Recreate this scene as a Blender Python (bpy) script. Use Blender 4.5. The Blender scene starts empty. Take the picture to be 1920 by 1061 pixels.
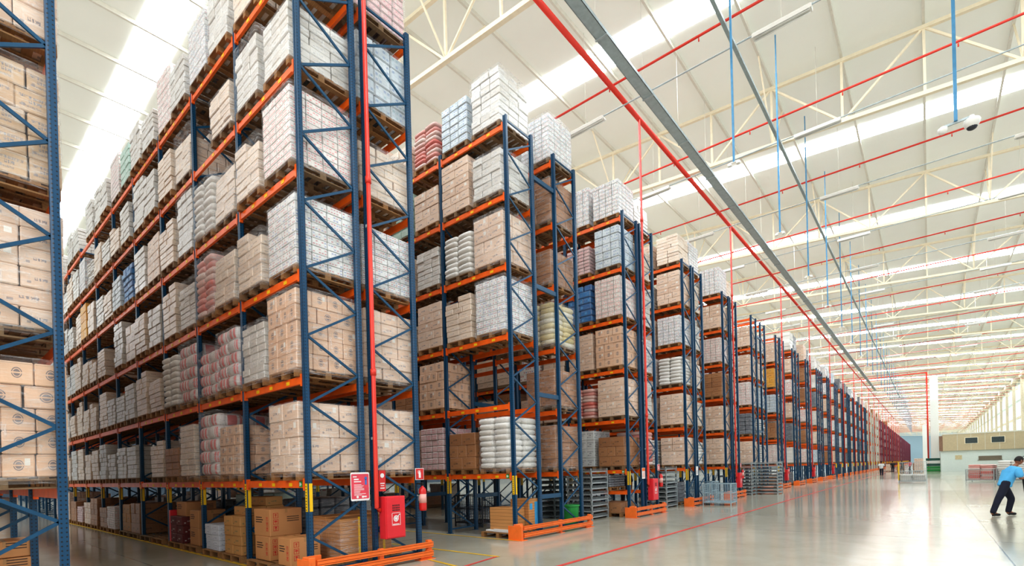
import bpy, math, random
from mathutils import Vector, Matrix
SC = bpy.context.scene
COL = SC.collection
R_ = random.Random(7)
D = 1.05
BAY = 2.3 * D
Z1 = 1.595 * D
DZ = 1.70 * D
LV = [0] + [Z1 + DZ * k for k in range(6)]      # beam-top heights; index 0 is the floor
TOP = 10.28 * D

# ------------------------------------------------------------------ helpers
def lin(c):
    return tuple(((v / 255) / 12.92 if v / 255 <= .04045 else ((v / 255 + .055) / 1.055) ** 2.4) for v in c) + (1,)

class MB:
    """collects vertices / faces / uvs / material slots"""
    def __init__(s): s.v = []; s.f = []; s.uv = []; s.mi = []; s.sm = []
    def face(s, idx, uv=None, mi=0, smooth=False):
        s.f.append(idx); s.uv.append(uv or [(0, 0)] * len(idx)); s.mi.append(mi); s.sm.append(smooth)
    def box(s, x0, x1, y0, y1, z0, z1, mi=0, M=None):
        b = len(s.v)
        P = [(x, y, z) for z in (z0, z1) for y in (y0, y1) for x in (x0, x1)]
        if M is not None: P = [tuple(M @ Vector(p)) for p in P]
        s.v += P
        q = [(0, 0), (1, 0), (1, 1), (0, 1)]
        for f in ((0, 2, 3, 1), (4, 5, 7, 6), (0, 1, 5, 4), (1, 3, 7, 5), (3, 2, 6, 7), (2, 0, 4, 6)):
            s.face([b + i for i in f], q, mi)
    def cbox(s, x0, x1, y0, y1, z0, z1, c=.01, mi=0, M=None):
        """box with chamfered edges, uv 0..1 on each main face"""
        b = len(s.v); P = []; key = {}
        lo = (x0, y0, z0); hi = (x1, y1, z1)
        for ix in (0, 1):
            for iy in (0, 1):
                for iz in (0, 1):
                    for a in range(3):
                        p = []
                        for k, i in enumerate((ix, iy, iz)):
                            e = (hi if i else lo)[k]
                            if k != a: e += -c if i else c
                            p.append(e)
                        key[(ix, iy, iz, a)] = b + len(P); P.append(tuple(p))
        if M is not None: P = [tuple(M @ Vector(p)) for p in P]
        s.v += P
        K = lambda i, j, k, a: key[(i, j, k, a)]
        q = [(0, 0), (1, 0), (1, 1), (0, 1)]
        s.face([K(0,0,0,1), K(1,0,0,1), K(1,0,1,1), K(0,0,1,1)], q, mi)
        s.face([K(1,1,0,1), K(0,1,0,1), K(0,1,1,1), K(1,1,1,1)], q, mi)
        s.face([K(1,0,0,0), K(1,1,0,0), K(1,1,1,0), K(1,0,1,0)], q, mi)
        s.face([K(0,1,0,0), K(0,0,0,0), K(0,0,1,0), K(0,1,1,0)], q, mi)
        s.face([K(0,0,1,2), K(1,0,1,2), K(1,1,1,2), K(0,1,1,2)], q, mi)
        s.face([K(0,1,0,2), K(1,1,0,2), K(1,0,0,2), K(0,0,0,2)], q, mi)
        for i in (0, 1):
            for j in (0, 1):
                s.face([K(i,j,0,0), K(i,j,1,0), K(i,j,1,1), K(i,j,0,1)][::1 if i != j else -1], None, mi)
                s.face([K(i,0,j,0), K(i,1,j,0), K(i,1,j,2), K(i,0,j,2)][::1 if i == j else -1], None, mi)
                s.face([K(0,i,j,1), K(1,i,j,1), K(1,i,j,2), K(0,i,j,2)][::1 if i != j else -1], None, mi)
                for k in (0, 1):
                    s.face([K(i,j,k,0), K(i,j,k,1), K(i,j,k,2)][::1 if (i + j + k) % 2 else -1], None, mi)
    def bar(s, p0, p1, w, h, mi=0, up=(0, 0, 1)):
        p0 = Vector(p0); p1 = Vector(p1); d = p1 - p0; L = d.length
        if L < 1e-6: return
        d.normalize(); u = Vector(up)
        if abs(d.dot(u)) > .99: u = Vector((1, 0, 0))
        r = d.cross(u).normalized(); u = r.cross(d)
        b = len(s.v)
        for p in (p0, p1):
            for a, c in ((-1, -1), (1, -1), (1, 1), (-1, 1)):
                s.v.append(tuple(p + r * (a * w / 2) + u * (c * h / 2)))
        for f in ((0, 1, 2, 3), (7, 6, 5, 4), (0, 4, 5, 1), (1, 5, 6, 2), (2, 6, 7, 3), (3, 7, 4, 0)):
            s.face([b + i for i in f], None, mi)
    def tube(s, pts, r, n=10, mi=0, r1=None, cap=True):
        pts = [Vector(p) for p in pts]; rings = []
        for i, p in enumerate(pts):
            d = (pts[min(i + 1, len(pts) - 1)] - pts[max(i - 1, 0)]).normalized()
            u = Vector((0, 0, 1)) if abs(d.z) < .9 else Vector((1, 0, 0))
            a = d.cross(u).normalized(); c = a.cross(d)
            rr = r if r1 is None else r + (r1 - r) * i / (len(pts) - 1)
            b = len(s.v)
            for k in range(n):
                t = 2 * math.pi * k / n
                s.v.append(tuple(p + a * (math.cos(t) * rr) + c * (math.sin(t) * rr)))
            rings.append(b)
        for b0, b1 in zip(rings, rings[1:]):
            for k in range(n):
                s.face([b0 + k, b0 + (k + 1) % n, b1 + (k + 1) % n, b1 + k][::-1], [(k / n, 0), ((k + 1) / n, 0), ((k + 1) / n, 1), (k / n, 1)], mi, True)
        if cap:
            s.face([rings[0] + k for k in range(n)], None, mi)
            s.face([rings[-1] + k for k in range(n)][::-1], None, mi)
    def lathe(s, c, prof, n=16, mi=0, M=None):
        c = Vector(c); rings = []
        for r, z in prof:
            b = len(s.v)
            for k in range(n):
                t = 2 * math.pi * k / n
                p = Vector((math.cos(t) * r, math.sin(t) * r, z))
                if M is not None: p = M @ p
                s.v.append(tuple(c + p))
            rings.append(b)
        for b0, b1 in zip(rings, rings[1:]):
            for k in range(n):
                s.face([b0 + k, b0 + (k + 1) % n, b1 + (k + 1) % n, b1 + k], None, mi, True)
        s.face([rings[0] + k for k in range(n)][::-1], None, mi); s.face([rings[-1] + k for k in range(n)], None, mi)
    def sell(s, cx, cy, cz, a, b_, c, e=.4, nu=14, nv=7, mi=0, rot=0):
        """rounded pillow (superellipsoid)"""
        pw = lambda v, k: math.copysign(abs(v) ** k, v)
        b = len(s.v)
        for j in range(nv + 1):
            ph = -math.pi / 2 + math.pi * j / nv
            for i in range(nu):
                th = 2 * math.pi * (i + .5) / nu
                x = a * pw(math.cos(ph), e) * pw(math.cos(th), e); y = b_ * pw(math.cos(ph), e) * pw(math.sin(th), e); z = c * pw(math.sin(ph), .75)
                s.v.append((cx + x * math.cos(rot) - y * math.sin(rot), cy + x * math.sin(rot) + y * math.cos(rot), cz + z))
        for j in range(nv):
            for i in range(nu):
                u0 = (i / nu * 4) % 1; u1 = u0 + 4 / nu
                s.face([b + j * nu + i, b + j * nu + (i + 1) % nu, b + (j + 1) * nu + (i + 1) % nu, b + (j + 1) * nu + i],
                       [(u0, j / nv), (u1, j / nv), (u1, (j + 1) / nv), (u0, (j + 1) / nv)], mi, True)
    def poly(s, pts, mi=0):
        b = len(s.v); s.v += [tuple(p) for p in pts]; s.face(list(range(b, b + len(pts))), None, mi)
    def prism(s, poly, z0, z1, mi=0):
        b = len(s.v); n = len(poly)
        s.v += [(x, y, z0) for x, y in poly] + [(x, y, z1) for x, y in poly]
        for i in range(n): s.face([b + i, b + (i + 1) % n, b + n + (i + 1) % n, b + n + i], None, mi)
        s.face([b + i for i in range(n)][::-1], None, mi); s.face([b + n + i for i in range(n)], None, mi)
    def mesh(s, name, mats):
        me = bpy.data.meshes.new(name)
        me.from_pydata(s.v, [], s.f)
        uvl = me.uv_layers.new(name='UVMap')
        flat = []
        for u in s.uv:
            for a in u: flat += [a[0], a[1]]
        uvl.data.foreach_set('uv', flat)
        me.polygons.foreach_set('material_index', s.mi)
        me.polygons.foreach_set('use_smooth', s.sm)
        for m in (mats if isinstance(mats, (list, tuple)) else [mats]): me.materials.append(m)
        me.update()
        return me

def obj(name, me, parent=None, loc=(0, 0, 0), rz=0.0, mats=None):
    if isinstance(me, MB): me = me.mesh(name, mats)
    o = bpy.data.objects.new(name, me); COL.objects.link(o)
    o.location = loc; o.rotation_euler = (0, 0, rz)
    if parent: o.parent = parent
    return o
def thing(name, label, cat, loc=(0, 0, 0), rz=0.0, group=None):
    o = bpy.data.objects.new(name, None); COL.objects.link(o)
    o.empty_display_size = .2
    o.location = loc; o.rotation_euler = (0, 0, rz); o['label'] = label; o['category'] = cat
    if group: o['group'] = group
    return o
def tag(o, label, cat, group=None, kind=None):
    o['label'] = label; o['category'] = cat
    if group: o['group'] = group
    if kind: o['kind'] = kind
    return o
def struct(name, me, mats=None, **k):
    o = obj(name, me, mats=mats, **k); o['kind'] = 'structure'; return o

# ------------------------------------------------------------------ materials
class NT:
    def __init__(s, name):
        s.m = bpy.data.materials.new(name); s.m.use_nodes = True; s.t = s.m.node_tree
        s.b = s.t.nodes['Principled BSDF']; s.out = s.t.nodes['Material Output']
    def n(s, typ, **k):
        nd = s.t.nodes.new(typ)
        for a, v in k.items(): setattr(nd, a, v)
        return nd
    def link(s, a, b): s.t.links.new(a, b)
    def put(s, sock, v):
        if hasattr(v, 'is_output') or isinstance(v, bpy.types.NodeSocket): s.link(v, sock)
        else: sock.default_value = v
    def math(s, op, a, b=0.0, c=None, clamp=False):
        nd = s.n('ShaderNodeMath', operation=op); nd.use_clamp = clamp
        s.put(nd.inputs[0], a); s.put(nd.inputs[1], b)
        if c is not None: s.put(nd.inputs[2], c)
        return nd.outputs[0]
    def mix(s, f, a, b, mode='MIX'):
        nd = s.n('ShaderNodeMix', data_type='RGBA', blend_type=mode)
        s.put(nd.inputs[0], f); s.put(nd.inputs[6], a); s.put(nd.inputs[7], b)
        return nd.outputs[2]
    def noise(s, vec, scale=5, detail=2, rough=.5, dist=0.0):
        nd = s.n('ShaderNodeTexNoise'); s.link(vec, nd.inputs['Vector'])
        nd.inputs['Scale'].default_value = scale; nd.inputs['Detail'].default_value = detail
        nd.inputs['Roughness'].default_value = rough; nd.inputs['Distortion'].default_value = dist
        return nd.outputs['Fac']
    def ramp(s, f, a, b):
        nd = s.n('ShaderNodeMapRange'); s.put(nd.inputs[0], f); nd.inputs[1].default_value = a; nd.inputs[2].default_value = b
        return nd.outputs[0]
    def mapping(s, vec, scale=(1, 1, 1), rot=(0, 0, 0), loc=(0, 0, 0)):
        nd = s.n('ShaderNodeMapping'); s.link(vec, nd.inputs[0]); nd.inputs['Scale'].default_value = scale
        nd.inputs['Rotation'].default_value = rot; nd.inputs['Location'].default_value = loc
        return nd.outputs[0]
    def coord(s, k='Object'):
        return s.n('ShaderNodeTexCoord').outputs[k]

def plain(name, c, rough=.5, metal=0.0, var=.12, scale=6, emis=0.0, bump=0.0, coat=0.0):
    t = NT(name); col = lin(c)
    n = t.noise(t.coord(), scale, 4, .6)
    dark = tuple(v * (1 - var) for v in col[:3]) + (1,); lite = tuple(min(1, v * (1 + var)) for v in col[:3]) + (1,)
    cc = t.mix(t.ramp(n, .3, .7), dark, lite)
    t.link(cc, t.b.inputs['Base Color'])
    t.b.inputs['Roughness'].default_value = rough; t.b.inputs['Metallic'].default_value = metal
    t.b.inputs['Coat Weight'].default_value = coat
    if emis: t.link(cc, t.b.inputs['Emission Color']); t.b.inputs['Emission Strength'].default_value = emis
    if bump:
        bn = t.n('ShaderNodeBump'); bn.inputs['Strength'].default_value = bump; bn.inputs['Distance'].default_value = .02
        t.link(n, bn.inputs['Height']); t.link(bn.outputs[0], t.b.inputs['Normal'])
    return t.m

def post_mat(name, c):
    t = NT(name)
    tc = t.coord(); sp = t.n('ShaderNodeSeparateXYZ'); t.link(tc, sp.inputs[0])
    ge = t.n('ShaderNodeNewGeometry'); sn = t.n('ShaderNodeSeparateXYZ'); t.link(ge.outputs['Normal'], sn.inputs[0])
    ax = t.math('ABSOLUTE', sn.outputs[0]); isx = t.math('GREATER_THAN', ax, .7)
    u = t.math('ADD', t.math('MULTIPLY', isx, sp.outputs[1]), t.math('MULTIPLY', t.math('SUBTRACT', 1, isx), sp.outputs[0]))
    uu = t.math('SUBTRACT', t.math('ABSOLUTE', u), .024)
    zz = t.math('MULTIPLY', t.math('SUBTRACT', t.math('FRACT', t.math('MULTIPLY', sp.outputs[2], 18.0)), .5), .055)
    r = t.math('SQRT', t.math('ADD', t.math('MULTIPLY', uu, uu), t.math('MULTIPLY', zz, zz)))
    hole = t.math('LESS_THAN', r, .010)
    n = t.noise(tc, 3, 3)
    base = t.mix(t.ramp(n, .3, .7), tuple(v * .85 for v in lin(c)[:3]) + (1,), lin(c))
    t.link(t.mix(hole, base, lin((10, 18, 30))), t.b.inputs['Base Color'])
    t.b.inputs['Roughness'].default_value = .32
    return t.m

def goods(name, c, c2=None, marks=None, mcol=(60, 60, 90), wrap=.3, var=.12, cells=None, rough=.55, streak=(5, 5, 26)):
    """cartons / packs / sacks: tone per piece, printed marks in uv, stretch-film streaks"""
    t = NT(name)
    uvn = t.coord('UV'); sp = t.n('ShaderNodeSeparateXYZ'); t.link(uvn, sp.inputs[0]); u, v = sp.outputs[0], sp.outputs[1]
    ge = t.n('ShaderNodeNewGeometry'); isl = ge.outputs['Random Per Island']
    oi = t.n('ShaderNodeObjectInfo')
    add = t.n('ShaderNodeVectorMath', operation='ADD'); t.link(t.coord(), add.inputs[0]); t.link(oi.outputs['Random'], add.inputs[1])
    scl = t.n('ShaderNodeVectorMath', operation='MULTIPLY'); t.link(oi.outputs['Random'], scl.inputs[0]); scl.inputs[1].default_value = (13, 7, 9)
    t.link(scl.outputs[0], add.inputs[1]); oc = add.outputs[0]
    A = lin(c); B = lin(c2) if c2 else tuple(k * (1 - var * 2) for k in A[:3]) + (1,)
    col = t.mix(isl, A, B)
    g = t.mix(t.ramp(t.noise(oc, 2.2, 3), .3, .75), (1, 1, 1, 1), (1 - var,) * 3 + (1,))
    col = t.mix(1.0, col, g, 'MULTIPLY')
    M = lin(mcol)
    def rect(u0, u1, v0, v1):
        a = t.math('MULTIPLY', t.math('GREATER_THAN', u, u0), t.math('LESS_THAN', u, u1))
        b = t.math('MULTIPLY', t.math('GREATER_THAN', v, v0), t.math('LESS_THAN', v, v1))
        return t.math('MULTIPLY', a, b)
    if marks == 'emblem':
        du = t.math('MULTIPLY', t.math('SUBTRACT', u, .5), 1.5); dv = t.math('SUBTRACT', v, .52)
        r = t.math('SQRT', t.math('ADD', t.math('MULTIPLY', du, du), t.math('MULTIPLY', dv, dv)))
        disc = t.math('LESS_THAN', r, .26)
        inner = t.math('MULTIPLY', t.math('GREATER_THAN', r, .17), t.math('LESS_THAN', r, .21))
        band = t.math('LESS_THAN', t.math('ABSOLUTE', dv), .035)
        k = t.math('MULTIPLY', disc, t.math('SUBTRACT', 1, t.math('MAXIMUM', inner, band)))
        col = t.mix(t.math('MULTIPLY', k, .75), col, M)
    if marks in ('label', 'emblem'):
        pick = t.math('GREATER_THAN', t.math('FRACT', t.math('MULTIPLY', isl, 17.3)), .62)
        k = t.math('MULTIPLY', rect(.70, .88, .52, .86), pick)
        col = t.mix(t.math('MULTIPLY', k, .8), col, lin((235, 235, 228)))
    if marks in ('label', 'text', 'print'):
        w = t.math('GREATER_THAN', t.noise(t.mapping(uvn, (26, 9, 1)), 1.0, 0), .5)
        k = t.math('MULTIPLY', rect(.30, .62, .40, .56), w)
        k = t.math('MAXIMUM', k, t.math('MULTIPLY', rect(.12, .22, .2, .34), .8))
        if marks == 'print':
            k = t.math('MAXIMUM', t.math('MULTIPLY', rect(.08, .92, .62, .76), t.math('GREATER_THAN', t.noise(t.mapping(uvn, (40, 4, 1)), 1.0, 0), .47)), k)
            k = t.math('MAXIMUM', t.math('MULTIPLY', rect(.08, .6, .18, .28), t.math('GREATER_THAN', t.noise(t.mapping(uvn, (60, 4, 1)), 1.0, 0), .5)), k)
        col = t.mix(t.math('MULTIPLY', k, .7), col, M)
    if marks in ('label', 'text', 'emblem', 'print', 'bare'):   # flap seam with tape
        k = t.math('LESS_THAN', t.math('ABSOLUTE', t.math('SUBTRACT', v, .965)), .012)
        col = t.mix(t.math('MULTIPLY', k, .4), col, lin((90, 70, 50)))
    if cells:
        cu, cv, ca, cb = cells
        fu = t.math('FRACT', t.math('MULTIPLY', u, cu)); fv = t.math('FRACT', t.math('MULTIPLY', v, cv))
        cellid = t.n('ShaderNodeTexWhiteNoise', noise_dimensions='2D')
        cmb = t.n('ShaderNodeCombineXYZ'); t.link(t.math('FLOOR', t.math('MULTIPLY', u, cu)), cmb.inputs[0]); t.link(t.math('ADD', t.math('FLOOR', t.math('MULTIPLY', v, cv)), t.math('MULTIPLY', isl, 31.0)), cmb.inputs[1])
        t.link(cmb.outputs[0], cellid.inputs['Vector'])
        k = t.math('MULTIPLY', t.math('MULTIPLY', t.math('GREATER_THAN', fu, .2), t.math('LESS_THAN', fu, .85)), t.math('MULTIPLY', t.math('GREATER_THAN', fv, .25), t.math('LESS_THAN', fv, .7)))
        k = t.math('MULTIPLY', k, t.math('GREATER_THAN', cellid.outputs[0], .35))
        cc = t.mix(t.math('GREATER_THAN', cellid.outputs[0], .75), lin(ca), lin(cb))
        col = t.mix(t.math('MULTIPLY', k, .72), col, cc)
        k = t.math('LESS_THAN', fu, .08); col = t.mix(t.math('MULTIPLY', k, .35), col, lin((110, 110, 110)))
    if wrap > 0:
        s1 = t.noise(t.mapping(oc, streak, (.12, .1, 0)), 1.0, 4, .6, .8)
        s2 = t.noise(t.mapping(oc, (16, 16, 4), (.5, .4, 0)), 1.0, 2, .5, .5)
        f = t.math('MULTIPLY', t.ramp(s1, .42, .72), wrap * 1.5, clamp=True)
        f = t.math('MAXIMUM', f, t.math('MULTIPLY', t.ramp(s2, .62, .75), wrap))
        f = t.math('MAXIMUM', f, wrap * .38)
        col = t.mix(f, col, lin((236, 238, 238)))
        bn = t.n('ShaderNodeBump'); bn.inputs['Strength'].default_value = .35; bn.inputs['Distance'].default_value = .015
        t.link(t.math('ADD', s1, t.math('MULTIPLY', s2, .6)), bn.inputs['Height']); t.link(bn.outputs[0], t.b.inputs['Normal'])
        t.b.inputs['Coat Weight'].default_value = min(.7, wrap + .2); t.b.inputs['Coat Roughness'].default_value = .18
        t.link(bn.outputs[0], t.b.inputs['Coat Normal'])
    t.link(col, t.b.inputs['Base Color']); t.b.inputs['Roughness'].default_value = rough
    return t.m

def film_mat():
    t = NT('stretch_film')
    oc = t.coord()
    s1 = t.noise(t.mapping(oc, (3, 3, 22), (.15, .1, 0)), 1.0, 4, .65, 1.0)
    s2 = t.noise(t.mapping(oc, (12, 12, 3), (.6, .4, 0)), 1.0, 3, .5, .6)
    f = t.math('ADD', t.math('MULTIPLY', t.ramp(s1, .5, .75), .42), t.math('MULTIPLY', t.ramp(s2, .6, .78), .3))
    f = t.math('ADD', f, .06, clamp=True)
    tr = t.n('ShaderNodeBsdfTransparent'); mx = t.n('ShaderNodeMixShader')
    t.b.inputs['Base Color'].default_value = (.86, .88, .9, 1); t.b.inputs['Roughness'].default_value = .18
    bn = t.n('ShaderNodeBump'); bn.inputs['Strength'].default_value = .5; bn.inputs['Distance'].default_value = .02
    t.link(s1, bn.inputs['Height']); t.link(bn.outputs[0], t.b.inputs['Normal'])
    t.link(f, mx.inputs[0]); t.link(tr.outputs[0], mx.inputs[1]); t.link(t.b.outputs[0], mx.inputs[2]); t.link(mx.outputs[0], t.out.inputs[0])
    return t.m

def floor_mat():
    t = NT('polished_concrete')
    ge = t.n('ShaderNodeNewGeometry'); P = ge.outputs['Position']
    n1 = t.noise(P, .12, 4, .6); n2 = t.noise(P, 1.3, 6, .65, .4); n3 = t.noise(P, 14, 4, .7)
    col = t.mix(t.ramp(n1, .3, .7), lin((170, 164, 146)), lin((202, 200, 186)))
    col = t.mix(t.math('MULTIPLY', t.ramp(n2, .45, .75), .35), col, lin((150, 142, 122)))
    col = t.mix(t.math('MULTIPLY', t.ramp(n3, .55, .8), .18), col, lin((225, 222, 212)))
    sp = t.n('ShaderNodeSeparateXYZ'); t.link(P, sp.inputs[0])
    def joint(c, per, off, w):
        x = t.math('ABSOLUTE', t.math('SUBTRACT', t.math('FRACT', t.math('DIVIDE', t.math('SUBTRACT', c, off), per)), .5))
        return t.math('LESS_THAN', x, w / per)
    j = t.math('MAXIMUM', joint(sp.outputs[0], 11.5, 9.1 - 5.75, .012), joint(sp.outputs[1], 11.5, 4.5, .012))
    col = t.mix(t.math('MULTIPLY', j, .75), col, lin((90, 85, 78)))
    # one tone per slab
    wn = t.n('ShaderNodeTexWhiteNoise', noise_dimensions='2D'); cm = t.n('ShaderNodeCombineXYZ')
    t.link(t.math('FLOOR', t.math('DIVIDE', t.math('SUBTRACT', sp.outputs[0], 9.1), 11.5)), cm.inputs[0])
    t.link(t.math('FLOOR', t.math('DIVIDE', t.math('SUBTRACT', sp.outputs[1], 10.25), 11.5)), cm.inputs[1]); t.link(cm.outputs[0], wn.inputs['Vector'])
    col = t.mix(t.math('MULTIPLY', wn.outputs[0], .22), col, lin((150, 146, 130)))
    t.link(col, t.b.inputs['Base Color'])
    t.link(t.math('ADD', .08, t.math('ADD', t.math('MULTIPLY', t.ramp(n2, .2, .9), .05), t.math('MULTIPLY', wn.outputs[0], .06))), t.b.inputs['Roughness'])
    bn = t.n('ShaderNodeBump'); bn.inputs['Strength'].default_value = .05; bn.inputs['Distance'].default_value = .01
    t.b.inputs['Specular IOR Level'].default_value = .32
    return t.m

def emit(name, c, s):
    t = NT(name); e = t.n('ShaderNodeEmission'); e.inputs[0].default_value = lin(c); e.inputs[1].default_value = s
    t.link(e.outputs[0], t.out.inputs[0]); return t.m

def wood_mat(name, c, c2):
    t = NT(name); oc = t.coord()
    oi = t.n('ShaderNodeObjectInfo'); ge = t.n('ShaderNodeNewGeometry')
    n = t.noise(t.mapping(oc, (3, 30, 30)), 1.5, 4, .6)
    col = t.mix(t.ramp(n, .3, .7), lin(c), lin(c2))
    col = t.mix(t.math('MULTIPLY', ge.outputs['Random Per Island'], .45), col, lin((120, 100, 72)))
    col = t.mix(t.math('MULTIPLY', t.math('GREATER_THAN', oi.outputs['Random'], .72), .45), col, lin((96, 92, 78)))
    t.link(col, t.b.inputs['Base Color']); t.b.inputs['Roughness'].default_value = .75
    return t.m

def sheet_mat(name, c, c2, per):
    """thin horizontal layers (stacked cardboard sheets)"""
    t = NT(name); sp = t.n('ShaderNodeSeparateXYZ'); t.link(t.coord(), sp.inputs[0])
    w = t.math('FRACT', t.math('MULTIPLY', sp.outputs[2], per))
    n = t.noise(t.mapping(t.coord(), (1, 1, 60)), 2, 3)
    k = t.math('ADD', t.math('MULTIPLY', t.math('LESS_THAN', w, .18), .5), t.math('MULTIPLY', t.ramp(n, .4, .7), .35), clamp=True)
    t.link(t.mix(k, lin(c), lin(c2)), t.b.inputs['Base Color']); t.b.inputs['Roughness'].default_value = .7
    return t.m

M = {}
M['post'] = post_mat('blue_painted_steel', (10, 72, 108))
M['blue'] = plain('blue_brace_steel', (12, 74, 108), .35, var=.15)
M['bluedark'] = plain('deep_blue_steel', (20, 60, 100), .4)
M['orange'] = plain('orange_beam_steel', (240, 104, 24), .38, var=.12, scale=3)
M['guard'] = plain('orange_guard_paint', (244, 122, 48), .4, var=.08)
M['zinc'] = plain('galvanised_steel', (178, 188, 190), .35, .3, var=.15)
M['zincdark'] = plain('dull_galvanised_steel', (110, 122, 124), .45, .4, var=.2)
M['tray'] = plain('grey_cable_tray_steel', (168, 182, 184), .45, .1, var=.1)
M['yellow'] = plain('yellow_plastic', (240, 196, 20), .5, var=.05)
M['red'] = plain('red_enamel', (212, 36, 34), .3, var=.06, coat=.3)
M['redpipe'] = plain('red_pipe_paint', (222, 62, 46), .35, var=.06)
M['redbox'] = plain('red_cabinet_paint', (226, 48, 58), .35, var=.05)
M['white'] = plain('white_paint', (236, 236, 230), .5, var=.03)
M['black'] = plain('black_rubber', (22, 22, 26), .6, var=.1)
M['darkgrey'] = plain('dark_grey_steel', (60, 64, 70), .45, .3)
M['truss'] = plain('cream_truss_paint', (244, 234, 208), .5, var=.04, emis=.05)  # faint glow in the paint as fill light, trusses are no lamps
M['rib'] = plain('pale_purlin_paint', (226, 224, 212), .5, var=.04, emis=.05)  # purlins given the same slight glow to lift them
M['ceiling'] = plain('white_roof_sheet', (234, 236, 228), .6, var=.03, scale=.25, emis=.16)  # sheet glows a little to brighten the ceiling, added fill light
M['skylight'] = emit('skylight_glow', (240, 248, 255), 13)
M['pale_blue'] = plain('pale_blue_conduit', (84, 152, 196), .4, var=.1)
M['green'] = plain('green_plastic', (40, 150, 70), .45, var=.1)
M['pillar'] = plain('white_column_paint', (240, 242, 238), .5, var=.02)
M['office_low'] = plain('white_plaster', (226, 236, 230), .6, var=.03)
M['office_top'] = plain('beige_cladding', (206, 190, 156), .55, var=.05)
M['glassdark'] = plain('dark_window_glass', (60, 74, 72), .12, var=.3)
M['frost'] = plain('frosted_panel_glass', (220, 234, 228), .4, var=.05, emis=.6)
M['endwall'] = plain('blue_grey_cladding', (176, 202, 214), .5, var=.05, emis=.3)  # glow put into the cladding to brighten the far wall
M['wood'] = wood_mat('pallet_wood', (178, 130, 78), (132, 92, 54))
M['skin'] = plain('skin', (150, 98, 72), .5, var=.06)
M['hair'] = plain('dark_hair', (28, 22, 20), .7)
M['shirt'] = plain('light_blue_tshirt', (92, 178, 226), .8, var=.08, bump=.2)
M['trouser'] = plain('navy_trousers', (22, 26, 46), .85, var=.2, bump=.2)
M['whitecloth'] = plain('white_cloth', (226, 228, 228), .85, var=.05)
M['film'] = film_mat()
M['floor'] = floor_mat()
M['sheets'] = sheet_mat('stacked_cardboard_edges', (206, 150, 92), (132, 88, 48), 14)
M['sheetsbig'] = sheet_mat('thick_cardboard_edges', (214, 158, 98), (146, 98, 56), 11)
M['maroon'] = plain('maroon_rack_steel', (118, 52, 72), .5, var=.15)
M['greypost'] = plain('light_grey_rack_steel', (196, 194, 184), .5, var=.1)
M['lineY'] = plain('yellow_floor_paint', (226, 186, 48), .4, var=.15)
M['lineR'] = plain('red_floor_paint', (224, 84, 76), .35, var=.15)
M['icon'] = plain('red_print', (196, 52, 44), .6)
M['gloss_white'] = plain('glossy_white_sheet', (238, 236, 236), .25, var=.02)
M['pinkred'] = plain('pink_red_print', (226, 78, 96), .35, var=.1)
M['kraftbox'] = goods('bare_kraft_board', (206, 150, 98), (196, 138, 84), None, wrap=0, var=.08)

G = {}
G['kraft'] = goods('wrapped_kraft_carton', (234, 204, 178), (220, 184, 154), 'label', wrap=.28)
G['emblem'] = goods('kraft_carton_with_round_emblem', (230, 190, 156), (218, 174, 138), 'emblem', (56, 62, 84), wrap=.2)
G['pale'] = goods('pale_wrapped_carton', (240, 218, 194), (222, 194, 166), 'text', (120, 100, 90), wrap=.4)
G['grey'] = goods('film_covered_grey_carton', (226, 222, 214), (202, 192, 178), 'text', (90, 100, 120), wrap=.5)
G['brown'] = goods('plain_brown_carton', (176, 124, 78), (160, 108, 64), 'text', (60, 44, 34), wrap=.05)
G['printed'] = goods('printed_kraft_carton', (208, 172, 128), (190, 150, 108), 'print', (70, 84, 112), wrap=.3)
G['packs'] = goods('white_blue_shrink_packs', (240, 240, 238), (226, 226, 222), None, wrap=.25, cells=(5, 2, (178, 60, 72), (74, 104, 168)))
G['redpacks'] = goods('red_white_shrink_packs', (242, 236, 230), (234, 222, 214), None, wrap=.22, cells=(5, 2, (212, 54, 60), (214, 96, 96)))
G['bluewhite'] = goods('blue_white_packs', (214, 224, 230), (190, 206, 216), None, wrap=.42, cells=(4, 2, (80, 120, 170), (120, 160, 170)))
G['barrel'] = goods('red_lettered_white_drums', (232, 228, 226), (220, 210, 206), None, wrap=.07, cells=(4, 1, (214, 12, 22), (220, 30, 34)))
G['sack'] = goods('white_woven_sack', (236, 234, 228), (214, 208, 198), None, wrap=.35)
G['redsack'] = goods('red_white_sack', (222, 92, 74), (232, 216, 206), None, wrap=.22)
G['yellowsack'] = goods('yellow_white_sack', (222, 196, 96), (222, 218, 204), None, wrap=.3)
G['blue'] = goods('blue_shrink_wrapped_pack', (30, 128, 196), (24, 106, 176), None, wrap=.12, cells=(3, 1, (80, 170, 220), (16, 84, 150)))
G['greenfilm'] = goods('green_tinted_film', (156, 196, 178), (176, 206, 190), None, wrap=.4)
G['yellow'] = goods('yellow_carton', (238, 180, 56), (226, 160, 40), 'text', wrap=.1)
G['whiteprint'] = goods('white_printed_case', (226, 230, 228), (214, 218, 216), 'print', (54, 60, 80), wrap=.06)
G['dark'] = goods('dark_grey_wrapped_pack', (84, 92, 104), (62, 70, 84), None, wrap=.3)
G['pink'] = goods('pink_white_packs', (232, 204, 200), (224, 186, 184), None, wrap=.25, cells=(5, 2, (206, 80, 110), (190, 120, 140)))

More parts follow.
